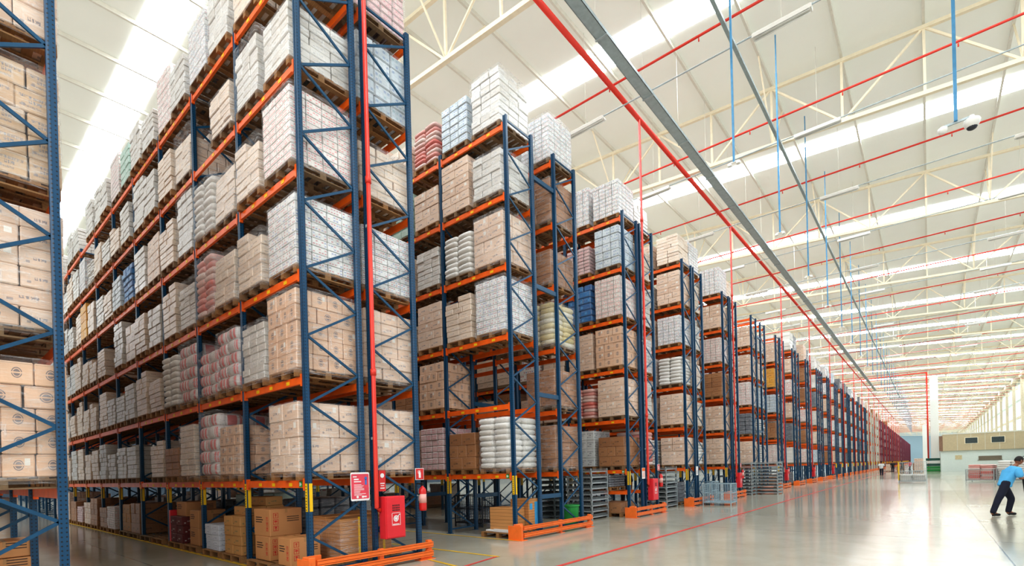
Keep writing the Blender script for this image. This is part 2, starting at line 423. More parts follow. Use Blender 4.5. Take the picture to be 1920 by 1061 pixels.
# ------------------------------------------------------------------ pallet and load meshes
def pallet_mb(w=1.0, d=1.2, mb=None, x=0, y=0, z=0):
    mb = mb or MB()
    for i in range(7):
        yy = -d / 2 + .05 + i * (d - .1) / 6
        mb.box(x - w / 2, x + w / 2, y + yy - .05, y + yy + .05, z + .122, z + .142)
    for xx in (-w / 2 + .05, 0, w / 2 - .05):
        mb.box(x + xx - .05, x + xx + .05, y - d / 2, y + d / 2, z + .1, z + .122)
        for yy in (-d / 2 + .06, 0, d / 2 - .06):
            mb.box(x + xx - .05, x + xx + .05, y + yy - .06, y + yy + .06, z + .02, z + .1)
        mb.box(x + xx - .05, x + xx + .05, y - d / 2, y + d / 2, z, z + .02)
    return mb
PALLET = pallet_mb().mesh('wooden_pallet', M['wood'])

def cartons(rng, w, d, h, nx, ny, nl, mb=None, z0=.144, drop_top=0, c=.012, jit=.008, ox=0, oy=0):
    mb = mb or MB(); lh = h / nl; sx = sy = 0
    for l in range(nl):
        a, b = (nx, ny) if l % 2 == 0 else (ny, nx) if nx != ny and rng.random() < .5 else (nx, ny)
        sx += rng.uniform(-jit, jit); sy += rng.uniform(-jit, jit)
        for i in range(a):
            for j in range(b):
                if 0 < i < a - 1 and 0 < j < b - 1 and l < nl - 1: continue
                if l == nl - 1 and drop_top and rng.random() < drop_top: continue
                x0 = -w / 2 + i * w / a; y0 = -d / 2 + j * d / b
                e = lambda: rng.uniform(-jit, jit)
                q = rng.uniform(.002, .006)
                ex, ey = e(), e()
                mb.cbox(ox + x0 + sx + q + ex, ox + x0 + w / a + sx - q + ex, oy + y0 + sy + q + ey, oy + y0 + d / b + sy - q + ey,
                        z0 + l * lh + .001, z0 + (l + 1) * lh - .002, c)
    return mb
def sacks(rng, w, d, nl, lh, e=.34, nx=2, ny=2):
    mb = MB()
    for l in range(nl):
        a, b = (nx, ny) if l % 2 == 0 else (ny, nx)
        for i in range(a):
            for j in range(b):
                sw = w / a; sd = d / b
                mb.sell(-w / 2 + (i + .5) * sw + rng.uniform(-.02, .02), -d / 2 + (j + .5) * sd + rng.uniform(-.02, .02), .144 + (l + .5) * lh,
                        sw * .51, sd * .51, lh * .58, e, rot=rng.uniform(-.05, .05))
    return mb
def shell(rng, w, d, z0, z1, amp=.015):
    """stretch film: rippled closed sleeve with a top"""
    mb = MB(); nz = 9; per = []
    r = .05; W = w / 2; Dd = d / 2
    for (cx, cy, a0) in ((W - r, Dd - r, 0), (-W + r, Dd - r, 1), (-W + r, -Dd + r, 2), (W - r, -Dd + r, 3)):
        for k in range(3):
            t = (a0 + k / 2) * math.pi / 2
            per.append((cx + r * math.cos(t), cy + r * math.sin(t)))
        nx_ = {0: (-1, 0), 1: (0, -1), 2: (1, 0), 3: (0, 1)}[a0]
        L = (w if a0 % 2 == 0 else d) - 2 * r
        for k in (1, 2, 3):
            p = per[-1] if k == 1 else base
            if k == 1: base = p
            per.append((base[0] + nx_[0] * L * k / 4, base[1] + nx_[1] * L * k / 4))
    n = len(per)
    for j in range(nz + 1):
        z = z0 + (z1 - z0) * j / nz
        s = 1 + rng.uniform(-amp, amp)
        for (x, y) in per: mb.v.append((x * (s + rng.uniform(-.006, .006)), y * (s + rng.uniform(-.006, .006)), z + rng.uniform(-.01, .01) * (0 < j < nz)))
    for j in range(nz):
        for i in range(n):
            mb.face([j * n + i, j * n + (i + 1) % n, (j + 1) * n + (i + 1) % n, (j + 1) * n + i], None, 0, True)
    mb.face([nz * n + i for i in range(n)], None, 0, False)
    return mb

LOADS = {}
def build_kind(kind, n, fn):
    LOADS[kind] = []
    for i in range(n):
        rng = random.Random(hash(kind) % 1000 if False else sum(map(ord, kind)) * 31 + i)
        mb, h, w, d = fn(rng, i)
        me = mb.mesh(kind + '_goods', G[kind])
        LOADS[kind].append((me, h, w, d, mb))
def f_cart(nx, ny, nls, h0, h1, w=1.04, d=1.2, drop=0.0, jit=.008, c=.012):
    def fn(rng, i):
        h = h0 + (h1 - h0) * ((i * .618) % 1); nl = nls[i % len(nls)]
        ww = w * rng.uniform(.97, 1.02)
        return cartons(rng, ww, d, h, nx, ny, nl, jit=jit, c=c, drop_top=drop if i % 2 else 0), h, ww, d
    return fn
build_kind('kraft', 4, f_cart(2, 3, (4, 5, 4, 6), 1.15, 1.36))
build_kind('emblem', 2, f_cart(3, 4, (5, 5), 1.26, 1.34))
build_kind('pale', 6, f_cart(2, 3, (6, 8, 7, 5, 9, 6), .95, 1.38, .98, drop=.3, jit=.013))
build_kind('grey', 5, f_cart(3, 3, (7, 9, 6, 8, 7), .9, 1.4, .98, drop=.25, jit=.012))
build_kind('brown', 3, f_cart(2, 3, (4, 5, 3), .9, 1.3, 1.0))
build_kind('printed', 2, f_cart(3, 4, (5, 4), 1.25, 1.4))
build_kind('packs', 3, f_cart(4, 4, (9, 8, 10), 1.15, 1.38, 1.02, c=.009, jit=.004))
build_kind('redpacks', 2, f_cart(4, 4, (10, 9), 1.2, 1.4, 1.02, c=.009, jit=.004))
build_kind('bluewhite', 2, f_cart(3, 3, (6, 5), 1.2, 1.4, 1.0, c=.02))
build_kind('pink', 2, f_cart(4, 4, (8, 7), 1.1, 1.3, 1.0, c=.02))
build_kind('blue', 1, f_cart(2, 3, (6,), 1.3, 1.3, 1.0, c=.03, jit=.02))
build_kind('greenfilm', 1, f_cart(2, 2, (5,), 1.3, 1.3, .98, c=.03))
build_kind('yellow', 1, f_cart(2, 3, (4,), 1.25, 1.25, 1.0))
build_kind('whiteprint', 1, f_cart(3, 3, (4,), 1.26, 1.26, 1.02))
build_kind('dark', 1, f_cart(3, 3, (5,), 1.2, 1.2, 1.0, c=.03))
build_kind('barrel', 3, lambda rng, i: (sacks(rng, 1.02, 1.2, 5 - (i == 2), .27, .36, 2, 2), .27 * (5 - (i == 2)), 1.02, 1.2))
build_kind('sack', 3, lambda rng, i: (sacks(rng, 1.04, 1.24, 9 - i, .14), .14 * (9 - i), 1.04, 1.24))
build_kind('redsack', 1, lambda rng, i: (sacks(rng, 1.0, 1.2, 9, .135), 1.2, 1.0, 1.2))
build_kind('yellowsack', 1, lambda rng, i: (sacks(rng, 1.0, 1.2, 8, .145), 1.16, 1.0, 1.2))
GOODSNAME = {'barrel': 'drum_stack', 'sack': 'sack_stack', 'redsack': 'sack_stack', 'yellowsack': 'sack_stack', 'packs': 'pack_stack', 'redpacks': 'pack_stack',
             'bluewhite': 'pack_stack', 'pink': 'pack_stack', 'blue': 'pack_stack', 'greenfilm': 'pack_stack', 'dark': 'pack_stack'}
LOOK = {'kraft': 'film-wrapped kraft carton load', 'emblem': 'kraft cartons with round dark emblems', 'pale': 'pale brown wrapped carton load', 'grey': 'whitish film-wrapped load',
        'brown': 'plain brown carton load', 'printed': 'kraft cartons with blue print', 'packs': 'white shrink-pack load with red-blue print', 'redpacks': 'red-printed white pack load',
        'bluewhite': 'blue and white pack load', 'pink': 'pink and white pack load', 'blue': 'bright blue wrapped load', 'greenfilm': 'green-tinted wrapped load',
        'yellow': 'yellow carton load', 'whiteprint': 'white cases with dark print', 'dark': 'dark grey wrapped load', 'barrel': 'white drums with red lettering',
        'sack': 'stacked white sacks', 'redsack': 'stacked red and white sacks', 'yellowsack': 'yellow and white sacks'}
FILM = {}
def film_mesh(h, i):
    k = (round(h, 1), i % 2)
    if k not in FILM:
        FILM[k] = shell(random.Random(i + int(h * 50)), 1.075, 1.245, .06, .144 + k[0] + .02).mesh('stretch_wrap', M['film'])
    return FILM[k]
ORD = ['first', 'second', 'third', 'fourth', 'fifth', 'sixth', 'seventh', 'eighth', 'ninth', 'tenth', 'eleventh', 'twelfth', 'thirteenth', 'fourteenth', 'fifteenth', 'sixteenth',
       'seventeenth', 'eighteenth', 'nineteenth', 'twentieth', 'twenty-first', 'twenty-second', 'twenty-third', 'twenty-fourth', 'twenty-fifth', 'twenty-sixth', 'twenty-seventh', 'twenty-eighth',
       'twenty-ninth', 'thirtieth']
SHELF = ['floor', 'lowest shelf', 'second shelf', 'third shelf', 'fourth shelf', 'fifth shelf', 'top shelf']
NLOAD = [0]; _seen = {}
def put_load(kind, x, y, z, rz, where, group, film=False, var=None, sz=1.0):
    NLOAD[0] += 1
    V = LOADS[kind]; i = (_seen.get(kind, 0) if var is None else var) % len(V); _seen[kind] = _seen.get(kind, 0) + 1
    me, h, w, d, _ = V[i]
    t = thing('pallet_load', LOOK[kind] + ' ' + where, 'pallet load', (x, y, z), rz, group)
    obj('wooden_pallet', PALLET, t)
    g = obj(GOODSNAME.get(kind, 'carton_stack'), me, t)
    if sz != 1.0: g.location.z = .144 * (1 - sz); g.scale.z = sz
    if film:
        f = obj('stretch_wrap', film_mesh(h * sz, NLOAD[0]), t)
    return t

# ------------------------------------------------------------------ rack components
POSTW = .105
def post_mb(h):
    mb = MB(); w = POSTW / 2; d = .045
    pr = [(-w, -d), (-.018, -d), (-.012, -d + .012), (.012, -d + .012), (.018, -d), (w, -d), (w, d * .5), (w - .02, d), (-w + .02, d), (-w, d * .5)]
    mb.prism(pr, .012, h); mb.box(-.075, .075, -.07, .07, 0, .012)
    return mb
POST = post_mb(TOP).mesh('post', M['post'])
def brace_mb(depth, top=TOP):
    """zigzag lattice in a frame that runs along +Y from the front post to the back post"""
    mb = MB(); zf = .655 * D; P = 1.1 * D; z = zf; front = True
    mb.bar((0, .03, zf), (0, depth - .03, .1), .028, .042)
    mb.bar((0, .03, .12), (0, depth - .03, .12), .028, .04)
    while z + P / 2 < top:
        y0, y1 = (.03, depth - .03) if front else (depth - .03, .03)
        mb.bar((0, y0, z), (0, y1, z + P / 2), .028, .042)
        z += P / 2; front = not front
    mb.bar((0, .03, top - .1), (0, depth - .03, top - .1), .028, .042)
    return mb
BRACE = brace_mb(D).mesh('upright_frame', M['blue'])
def beam_mb(L=BAY, h=.13, w=.05):
    mb = MB(); x0 = POSTW / 2; x1 = L - POSTW / 2
    mb.box(-x1, -x0, -w / 2, w / 2, -h, -.025); mb.box(-x1, -x0, -w / 2 + .012, w / 2, -.025, 0)
    for x in (-x1, -x0 - .045):
        mb.box(x, x + .045, -w / 2 - .012, w / 2, -h - .045, .035)
    return mb
BEAM = beam_mb().mesh('beam', M['orange'])
def label_mb():
    mb = MB()
    mb.box(-.055, .055, -.031, -.0255, -.105, -.045)
    return mb
LABELS = label_mb().mesh('location_label', M['yellow'])
def strip_mb():
    mb = MB(); mb.box(-.035, .035, -.053, -.047, 1.14, 1.62)
    for i in range(9): mb.box(-.02, .012, -.055, -.053, 1.16 + i * .05, 1.175 + i * .05, 1)
    mb.box(.0555, .0585, -.03, .03, 1.14, 1.62)
    return mb
STRIP = strip_mb().mesh('height_marker', [M['yellow'], M['black']])
TIE = None
STARTS = [0.0]
for i in range(1, 66): STARTS.append(STARTS[-1] + (6.06 if (i - 1) % 4 == 1 else 5.275) * D)
def runs(i):
    """(y of front posts, facing) of the two runs of row i"""
    gap = 1.02 * D if i % 4 == 1 else .25 * D
    return STARTS[i], STARTS[i] + D + gap
NBAYS = {0: 15, 1: 13, 2: 9, 3: 5, 4: 4}
ROWNAME = ['nearest double rack', 'second double rack', 'third double rack', 'fourth double rack', 'fifth double rack', 'sixth double rack', 'seventh double rack',
           'eighth double rack', 'ninth double rack', 'tenth double rack', 'eleventh double rack', 'twelfth double rack']

def frame(parent, x, y, post=POST, brace=BRACE, marker=True, depth=D, flip=False):
    fr = obj('upright_frame', brace, parent, (x, y, 0))
    a = obj('post', post, fr, (0, 0, 0)); b = obj('post', post, fr, (0, depth, 0), math.pi)
    if marker: obj('height_marker', STRIP, fr, (0, depth if flip else 0, 0), math.pi if flip else 0)
    return fr

def make_rack(i, nb, x0=0.0, detail=2):
    ya, yb = runs(i)
    r = thing('pallet_rack', 'blue and orange pallet rack, %s from the camera' % ROWNAME[i].replace(' double rack', ' double row') if i else 'tall blue and orange pallet rack filling the left, with red hose cabinet at its end', 'pallet rack', (x0, ya, 0), 0, 'pallet racks')
    beams = 0; rest = MB()
    for b in range(nb + 1):
        x = -b * BAY
        frame(r, x, 0, marker=(b < 9 and detail > 0))
        if b < 4 or detail > 1 and b < 8: frame(r, x, yb - ya, marker=(b < 3), flip=True)
    for b in range(nb):
        for l in range(1, 7):
            for k, yy in enumerate((0, D, yb - ya, yb - ya + D)):
                first = (b == 0)
                if k >= 2 and b >= (8 if i == 0 else 3): continue
                if k == 0 and (i == 0 and b < 13 or i > 0 and b < 4) or first and beams < 98:
                    o = obj('beam', BEAM, r, (-b * BAY, yy + (-.02 if k % 2 == 0 else .02), LV[l]), 0)
                    if k % 2: o.rotation_euler = (0, 0, math.pi); o.location.x = -b * BAY - BAY
                    beams += 1
                    if k == 0 and b < 4 and i < 3:
                        for lx in (-.55, -1.2, -1.75): obj('location_label', LABELS, o, (lx, 0, 0))
                else:
                    xx0 = -b * BAY - BAY + .05; xx1 = -b * BAY - .05
                    rest.box(xx0, xx1, yy - .025, yy + .025, LV[l] - .13, LV[l])
    if rest.v:
        o = obj('beam', rest, r, mats=M['orange']); o['kind'] = 'stuff'
    # ties between the two runs
    gap = yb - ya - D
    if gap > .5:
        tie = MB(); tie.box(-.03, .03, .05, gap - .05, -.06, .06)
        tm = tie.mesh('spacer', M['blue'])
        for z in (1.02, 3.8, 6.75, 9.7):
            for b in range(min(3, nb)): obj('spacer', tm, r, (-b * BAY, D, z))
    return r

GUARDW = {}
def guard(i, x=.0):
    ya, yb = runs(i); L = yb + D - ya + .3
    g = thing('rack_guard', 'low orange double-rail guard at the foot of the %s' % ROWNAME[i], 'guard rail', (x + .22, ya - .18, 0), 0, 'orange rack end guards')
    m = GUARDW.get(round(L, 1))
    if not m:
        a = MB(); a.cbox(-.09, .09, -.02, .1, 0, .40, .01); a.cbox(-.13, -.09, -.02, .3, 0, .40, .004); a.box(-.16, .16, -.06, .18, 0, .012)
        a.cbox(-.3, .13, -.03, -.015, .0, .36, .003)
        rl = MB()
        for z in (.10, .28):
            rl.box(.05, .07, .12, L, z - .04, z + .07); rl.box(.07, .10, .12, L, z + .05, z + .07); rl.box(.07, .10, .12, L, z - .04, z - .02); rl.box(.095, .10, .12, L, z - .01, z + .04)
        c = MB(); c.cbox(-.02, .05, L * .52, L * .52 + .1, 0, .36, .005); c.box(-.06, .1, L * .52 - .04, L * .52 + .14, 0, .012)
        e = MB(); e.cbox(-.04, .05, L - .1, L, 0, .38, .006)
        b = len(e.v); e.v += [(.0, L - .32, .012), (.0, L - .06, .012), (.0, L - .06, .26), (.05, L - .32, .012), (.05, L - .06, .012), (.05, L - .06, .26)]
        for f in ((0, 1, 2), (5, 4, 3), (0, 3, 4, 1), (1, 4, 5, 2), (2, 5, 3, 0)): e.face([b + k for k in f])
        e.box(-.08, .12, L - .36, L + .03, 0, .012)
        m = GUARDW[round(L, 1)] = (a.mesh('end_post', M['guard']), rl.mesh('rail', M['guard']), c.mesh('middle_post', M['guard']), e.mesh('end_foot', M['guard']))
    for nm, me in zip(('end_post', 'rail', 'middle_post', 'end_foot'), m): obj(nm, me, g)
    return g

# ------------------------------------------------------------------ hall shell
Y0, Y1 = -13.0, 372.0
XL, XR = -62.0, 20.6
RIDGE = -11.0
def ceil_z(x): return 18.35 - .063 * (x - RIDGE) if x > RIDGE else 18.35 + .03 * (x - RIDGE)
mb = MB(); mb.poly([(XL, Y0 - 25, 0), (XR + 6, Y0 - 25, 0), (XR + 6, Y1, 0), (XL, Y1, 0)]); struct('floor', mb, M['floor'])
mb = MB()
for xa, xb in ((XL, RIDGE), (RIDGE, XR)):
    za, zb = ceil_z(xa), ceil_z(xb)
    mb.poly([(xa, Y0, za), (xa, Y1, za), (xb, Y1, zb), (xb, Y0, zb)])
    mb.poly([(xa, Y0, za + .2), (xb, Y0, zb + .2), (xb, Y1, zb + .2), (xa, Y1, za + .2)])
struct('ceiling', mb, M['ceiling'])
# purlins
mb = MB(); x = RIDGE + .2
xs = [RIDGE + 2.4 * k for k in range(-20, 14)]
for x in xs:
    if XL < x < XR - .3: z = ceil_z(x) - .09; mb.box(x - .04, x + .04, Y0, Y1, z - .08, z + .08)
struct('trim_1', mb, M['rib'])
# skylights
for k in range(-1, 31):
    y = 1.8 + 11.5 * k
    mb = MB()
    for xa, xb in ((XL + 1, RIDGE), (RIDGE, XR - .4)):
        za, zb = ceil_z(xa) - .03, ceil_z(xb) - .03
        mb.poly([(xa, y - .62, za), (xb, y - .62, zb), (xb, y + .62, zb), (xa, y + .62, za)][::-1])
    struct('window_%d' % (k + 10), mb, M['skylight'])
# trusses
mb = MB(); xs = [RIDGE + 2.4 * k for k in range(-14, 14)]
xs = [x for x in xs if -42 < x < XR]
for n, x in enumerate(xs):
    zt = ceil_z(x) - .3; zb = ceil_z(x) - 2.6
    mb.bar((x, 0, zb), (x, 0, zt), .08, .08)
    if n + 1 < len(xs):
        x2 = xs[n + 1]; zt2 = ceil_z(x2) - .3; zb2 = ceil_z(x2) - 2.6
        mb.bar((x, 0, zt), (x2, 0, zt2), .14, .12); mb.bar((x, 0, zb), (x2, 0, zb2), .16, .14)
        if n % 2: mb.bar((x, 0, zb), (x2, 0, zt2), .07, .07)
        else: mb.bar((x, 0, zt), (x2, 0, zb2), .07, .07)
    if n % 3 == 0:
        mb.bar((x, 0, zb), (x, 2.0, ceil_z(x) - .15), .05, .05); mb.bar((x, 0, zb), (x, -2.0, ceil_z(x) - .15), .05, .05)
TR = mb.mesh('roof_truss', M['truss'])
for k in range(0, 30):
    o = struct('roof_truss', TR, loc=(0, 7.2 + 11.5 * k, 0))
# right wall far beyond the office, with pilasters and frosted panels
mb = MB(); mb.box(XR, XR + .3, 60, Y1, 0, ceil_z(XR) - .5)
struct('wall_right', mb, M['office_low'])
mb = MB()
for k in range(26): mb.box(XR - .35, XR, 96 + 11.0 * k, 96.8 + 11.0 * k, 0, 15.8)
mb.box(XR - .5, XR, 60, Y1, 15.5, 16.1); struct('trim_2', mb, plain('pale_pilaster', (226, 214, 190), .5, emis=.1))  # pilasters glow slightly so they come out paler
mb = MB()
for k in range(26):
    for q in range(3):
        for z in (6.2, 9.2, 12.2): mb.box(XR - .06, XR - .01, 98 + 11.0 * k + q * 2.9, 100.2 + 11 * k + q * 2.9, z, z + 2.5)
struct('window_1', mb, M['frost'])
mb = MB()
for k in range(26): mb.box(XR - .1, XR - .03, 97.2 + 11.0 * k, 105.6 + 11.0 * k, 8.75, 9.1)
struct('trim_3', mb, M['truss'])
# end wall, ribbed cladding
mb = MB(); mb.box(XL, XR, Y1 - .3, Y1, 0, 18.3)
for k in range(40): mb.box(XL, XR, Y1 - .36, Y1 - .3, .3 + k * .45, .5 + k * .45)
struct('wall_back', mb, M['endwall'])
mb = MB(); mb.box(XL - .3, XL, Y0, Y1, 0, 16.6); struct('wall_left', mb, plain('shade_toned_wall', (70, 84, 98), .8))  # wall colour darkened to stand for the shade deep in the aisles
# office block
OY = 91.0
mb = MB(); mb.box(9.35, XR, OY, OY + 14, 0, 2.95); struct('wall_office', mb, M['office_low'])
mb = MB(); mb.box(9.6, XR, OY - .25, OY + 14, 2.95, 5.35); 
struct('wall_office_upper', mb, M['office_top'])
mb = MB()
for k in range(9): mb.box(11.15 + k * 1.42 - .02, 11.15 + k * 1.42 + .02, OY - .28, OY - .25, 2.95, 5.35)
mb.box(9.6, XR, OY - .3, OY - .25, 5.25, 5.4); struct('trim_4', mb, M['rib'])
mb = MB(); mb.box(9.2, 9.6, OY - .2, OY + .2, 2.95, 5.1); struct('trim_5', mb, plain('brown_corner', (150, 118, 96), .5))
for n, xw in enumerate((12.6, 15.25)):
    w = obj('window_%d' % (n + 2), (lambda m: (m.box(xw - .7, xw + .7, OY - .32, OY - .26, 3.85, 4.75), m)[1])(MB()), mats=M['truss']); w['kind'] = 'structure'
    obj('window_pane', (lambda m: (m.box(xw - .62, xw + .62, OY - .34, OY - .32, 3.92, 4.68), m)[1])(MB()), w, mats=M['glassdark'])
mb = MB(); mb.box(13.3, 15.6, OY - .06, OY - .01, 1.55, 2.1); mb.box(13.2, 15.7, OY - .07, OY - .06, 1.5, 1.55)
struct('window_4', mb, plain('brown_shutter', (130, 118, 100), .5))
mb = MB(); mb.box(10.9, 11.6, OY - .04, OY + .002, 1.7, 2.3); tag(obj('notice_board', mb, mats=plain('beige_board', (216, 200, 160), .5)), 'small beige notice board on the white wall under the office', 'notice board')

# ------------------------------------------------------------------ columns of the hall
mb = MB(); mb.cbox(-.5, .5, -.5, .5, 0, ceil_z(9.3) - 2.5, .03); mb.box(-.62, .62, -.62, .62, 0, .25)
struct('trim_6', mb, M['pillar'], loc=(8.8, 97, 0))
mb = MB(); mb.cbox(-.5, .5, -.5, .5, 0, 9, .03); struct('trim_7', mb, M['pillar'], loc=(7.6, 132, 0))
mb = MB(); mb.tube([(0, 0, 0), (0, 0, 15.2)], .11); tag(obj('red_riser', mb, mats=M['redpipe'], loc=(8.0, 96.5, 0)), 'distant red vertical pipe standing beside the tall white column', 'pipe')
mb = MB(); mb.tube([(-9, 0, 15.2), (8.05, 0, 15.2)], .09); tag(obj('sprinkler_pipe', mb, mats=M['redpipe'], loc=(0, 96.5, 0)), 'red overhead pipe ending at the riser beside the white column', 'pipe')

# ------------------------------------------------------------------ racks
N_PART = 11
for i in range(N_PART):
    make_rack(i, NBAYS.get(i, 2), detail=2 if i == 0 else 1 if i < 7 else 0)
for i in range(N_PART): guard(i)
# near-left rack, seen through its end frame
r0 = thing('pallet_rack', 'pallet rack close to the camera on the left edge, loads seen through its blue braces', 'pallet rack', (0, -4.23, 0), 0, 'pallet racks')
for b in range(8): frame(r0, -b * BAY, 0, marker=False)
for b in range(7):
    for l in range(1, 6):
        for k, yy in enumerate((-.02, D + .02)):
            o = obj('beam', BEAM, r0, (-b * BAY, yy, LV[l]))
            if k: o.rotation_euler.z = math.pi; o.location.x -= BAY

# far rows: one mesh each
def far_rack_mesh(pm, name, gap=.25 * D, nb=1):
    mb = MB(); W = 2 * D + gap
    for b in range(nb + 1):
        x = -b * BAY
        for y in (0, D, D + gap, W): mb.box(x - .05, x + .05, y - .045, y + .045, 0, TOP)
        for y in (0, D + gap):
            z = .655 * D; fr = True
            while z + .55 * D < TOP:
                y0, y1 = (y, y + D) if fr else (y + D, y)
                mb.bar((x, y0, z), (x, y1, z + .55 * D), .03, .045); z += .55 * D; fr = not fr
    for b in range(nb):
        for l in range(1, 7):
            for y in (0, D, D + gap, W): mb.box(-(b + 1) * BAY + .05, -b * BAY - .05, y - .03, y + .03, LV[l] - .13, LV[l], 1)
    mb.box(.15, .3, -.1, .02, 0, .4, 2); mb.box(.2, .26, 0, W + .1, .06, .17, 2); mb.box(.2, .26, 0, W + .1, .26, .36, 2); mb.box(.15, .3, W + .02, W + .12, 0, .4, 2)
    mb.box(-.04, .07, -.06, -.05, 1.14, 1.62, 3)
    return mb.mesh(name, pm)
FB = far_rack_mesh([M['post'], M['orange'], M['guard'], M['yellow']], 'distant_rack', nb=2)
FBW = far_rack_mesh([M['post'], M['orange'], M['guard'], M['yellow']], 'distant_rack', 1.02 * D, nb=2)
FG = far_rack_mesh([M['greypost'], M['orange'], M['guard'], M['yellow']], 'distant_rack', nb=2)
FM = far_rack_mesh([M['maroon'], M['maroon'], M['guard'], M['yellow']], 'distant_rack', nb=3)
for i in range(N_PART, 64):
    if i < 18: me, lb, g = (FBW if i % 4 == 1 else FB), 'far blue and orange pallet rack beyond the eleventh row along the main aisle', 'far blue racks'
    elif i < 23: me, lb, g = FG, 'far pale grey pallet rack between the blue and the maroon rows', 'far pale racks'
    else: me, lb, g = FM, 'very distant maroon pallet rack near the end wall', 'far maroon racks'
    tag(obj('pallet_rack', me, loc=(0, STARTS[i], 0)), lb, 'pallet rack', g)

# ------------------------------------------------------------------ loads
def slot_x(s):
    b = s // 2; return -b * BAY - (BAY / 4 + .015) - (s % 2) * (BAY / 2 - .03)
T1 = {  # nearest rack, front run; slot 0 is at the aisle end
    1: ['kraft', None, 'emblem', 'barrel', 'pale:4', 'brown', 'pale', None, 'grey', 'grey', 'grey', 'grey', 'pale', 'pale', 'pale', 'grey', 'pale', 'grey', 'pale', 'grey', 'pale', 'grey'],
    2: ['emblem', 'grey', 'barrel', 'barrel', 'barrel', 'sack', 'pale', 'pale:1', 'grey', 'grey', 'grey', 'pale', 'pale', 'pale', 'pale', 'pale', 'grey', 'pale', 'grey', 'grey', 'pale', 'grey'],
    3: ['packs', 'pale', 'pale', 'redsack', 'grey', 'pale', 'grey', 'pale', 'pale', 'grey', None, 'pale', 'pale', 'pale', 'pale', 'grey', 'grey', 'pale', 'grey', 'pale', 'grey', 'pale'],
    4: ['redpacks', 'pale', 'pale', 'sack', 'grey', 'pale', 'kraft', 'grey', 'blue', 'bluewhite', 'pale', 'grey', 'pale', 'yellow', 'pale', 'grey', 'grey', 'pale', 'grey', 'grey', 'pale', 'pale'],
    5: ['grey', 'grey', 'pale', None, 'pale', 'pale', 'grey', 'grey', 'grey', 'pale', 'grey', 'pale', 'sack', 'packs', 'grey', 'pale', 'grey', 'pale', 'grey', 'grey', 'grey', 'grey'],
    6: ['grey', 'pale', 'grey', 'packs', 'grey', 'redpacks', 'grey', 'grey', 'greenfilm', 'redpacks', 'grey', 'grey', 'grey', None, 'grey', 'grey', None, 'grey', 'grey', 'grey', 'grey', 'grey']}
NEAR = 'pallet loads in the nearest rack'
for l, row in T1.items():
    for s, k in enumerate(row):
        if not k: continue
        k, *v = k.split(':')
        put_load(k, slot_x(s) + R_.uniform(-.03, .03), .52 + R_.uniform(-.05, .02), LV[l] + .002, R_.uniform(-.015, .015),
                 'on %s of nearest rack, %s from its end' % (SHELF[l], ORD[s]), NEAR, film=s < 5, var=int(v[0]) if v else None,
                 sz=1.05 if s == 0 else R_.choice((.8, .9, 1, 1, 1.05)))
ya, yb = runs(0)
for l, (a, b) in {1: ('kraft', 'brown'), 2: ('kraft', 'pale'), 3: ('packs', 'grey'), 4: ('pale', 'pale'), 5: ('bluewhite', 'grey'), 6: ('pink', 'grey')}.items():
    for s, k in enumerate((a, b)):
        put_load(k, slot_x(s), yb + .53, LV[l] + .002, math.pi, 'on rear of nearest rack, %s, %s' % (SHELF[l], 'at end' if s == 0 else 'second in'), NEAR, film=s == 0)
# second rack
T2 = {1: ['sack', 'brown', 'pink', 'kraft'], 2: [None, None, 'emblem', 'brown'], 3: ['packs', 'pale', 'kraft', 'grey'], 4: ['kraft', 'sack', 'grey', 'pale'],
      5: ['grey', 'kraft', 'kraft', 'greenfilm'], 6: ['grey', 'bluewhite', 'redsack', 'pale']}
T2B = {1: ['brown', 'grey'], 2: ['brown', None], 3: ['yellowsack', 'pale'], 4: ['brown', 'sack'], 5: ['brown', 'pale'], 6: ['packs', 'grey']}
T3 = {1: ['brown', 'whiteprint', 'brown'], 2: ['kraft', 'redsack', 'kraft'], 3: ['emblem', 'kraft', 'pale'], 4: ['redpacks', 'blue', 'pale'], 5: ['bluewhite', 'pink', 'grey'], 6: ['packs', 'packs', 'grey']}
T3B = {1: ['redsack'], 2: ['grey'], 3: ['packs'], 4: ['grey'], 5: ['pale'], 6: ['grey']}
T4 = {1: ['kraft', 'sack'], 2: ['kraft', 'pale'], 3: ['sack', 'redpacks'], 4: ['packs', 'kraft'], 5: ['kraft', 'grey'], 6: ['pale', 'kraft']}
T5 = {1: ['kraft', 'sack'], 2: ['kraft', 'pale'], 3: ['brown', 'redpacks'], 4: ['redpacks', 'kraft'], 5: ['kraft', 'grey'], 6: ['packs', 'grey']}
T6 = {1: ['kraft', 'pink'], 2: ['dark', 'pale'], 3: ['redpacks', 'sack'], 4: ['kraft', 'kraft'], 5: ['kraft', 'grey'], 6: [None, None]}
T7 = {1: ['redpacks', 'pink'], 2: ['brown', 'dark'], 3: ['bluewhite', 'sack'], 4: ['yellow', 'pale'], 5: ['kraft', 'grey'], 6: [None, None]}
def fill(i, T, back):
    y = runs(i)[1 if back else 0]
    for l, row in T.items():
        for s, k in enumerate(row):
            if not k: continue
            put_load(k, slot_x(s) + R_.uniform(-.02, .02), y + .53, LV[l] + .002, math.pi if back else 0,
                     '%s of %s%s, %s' % (SHELF[l], 'rear ' if back else '', ROWNAME[i], 'at end' if s == 0 else ORD[s] + ' in'),
                     'pallet loads in the %s' % ROWNAME[i], film=(s == 0 and i < 2), sz=R_.choice((.9, 1, 1.05)) if s else 1.05)
fill(1, T2, False); fill(1, T2B, True); fill(2, T3, False); fill(2, T3B, True)
for i, T in ((3, T4), (4, T5), (5, T6), (6, T7)): fill(i, T, False)
rest = ['grey', 'pale', 'packs', 'kraft', 'sack', 'bluewhite', 'redpacks', 'dark', 'brown']
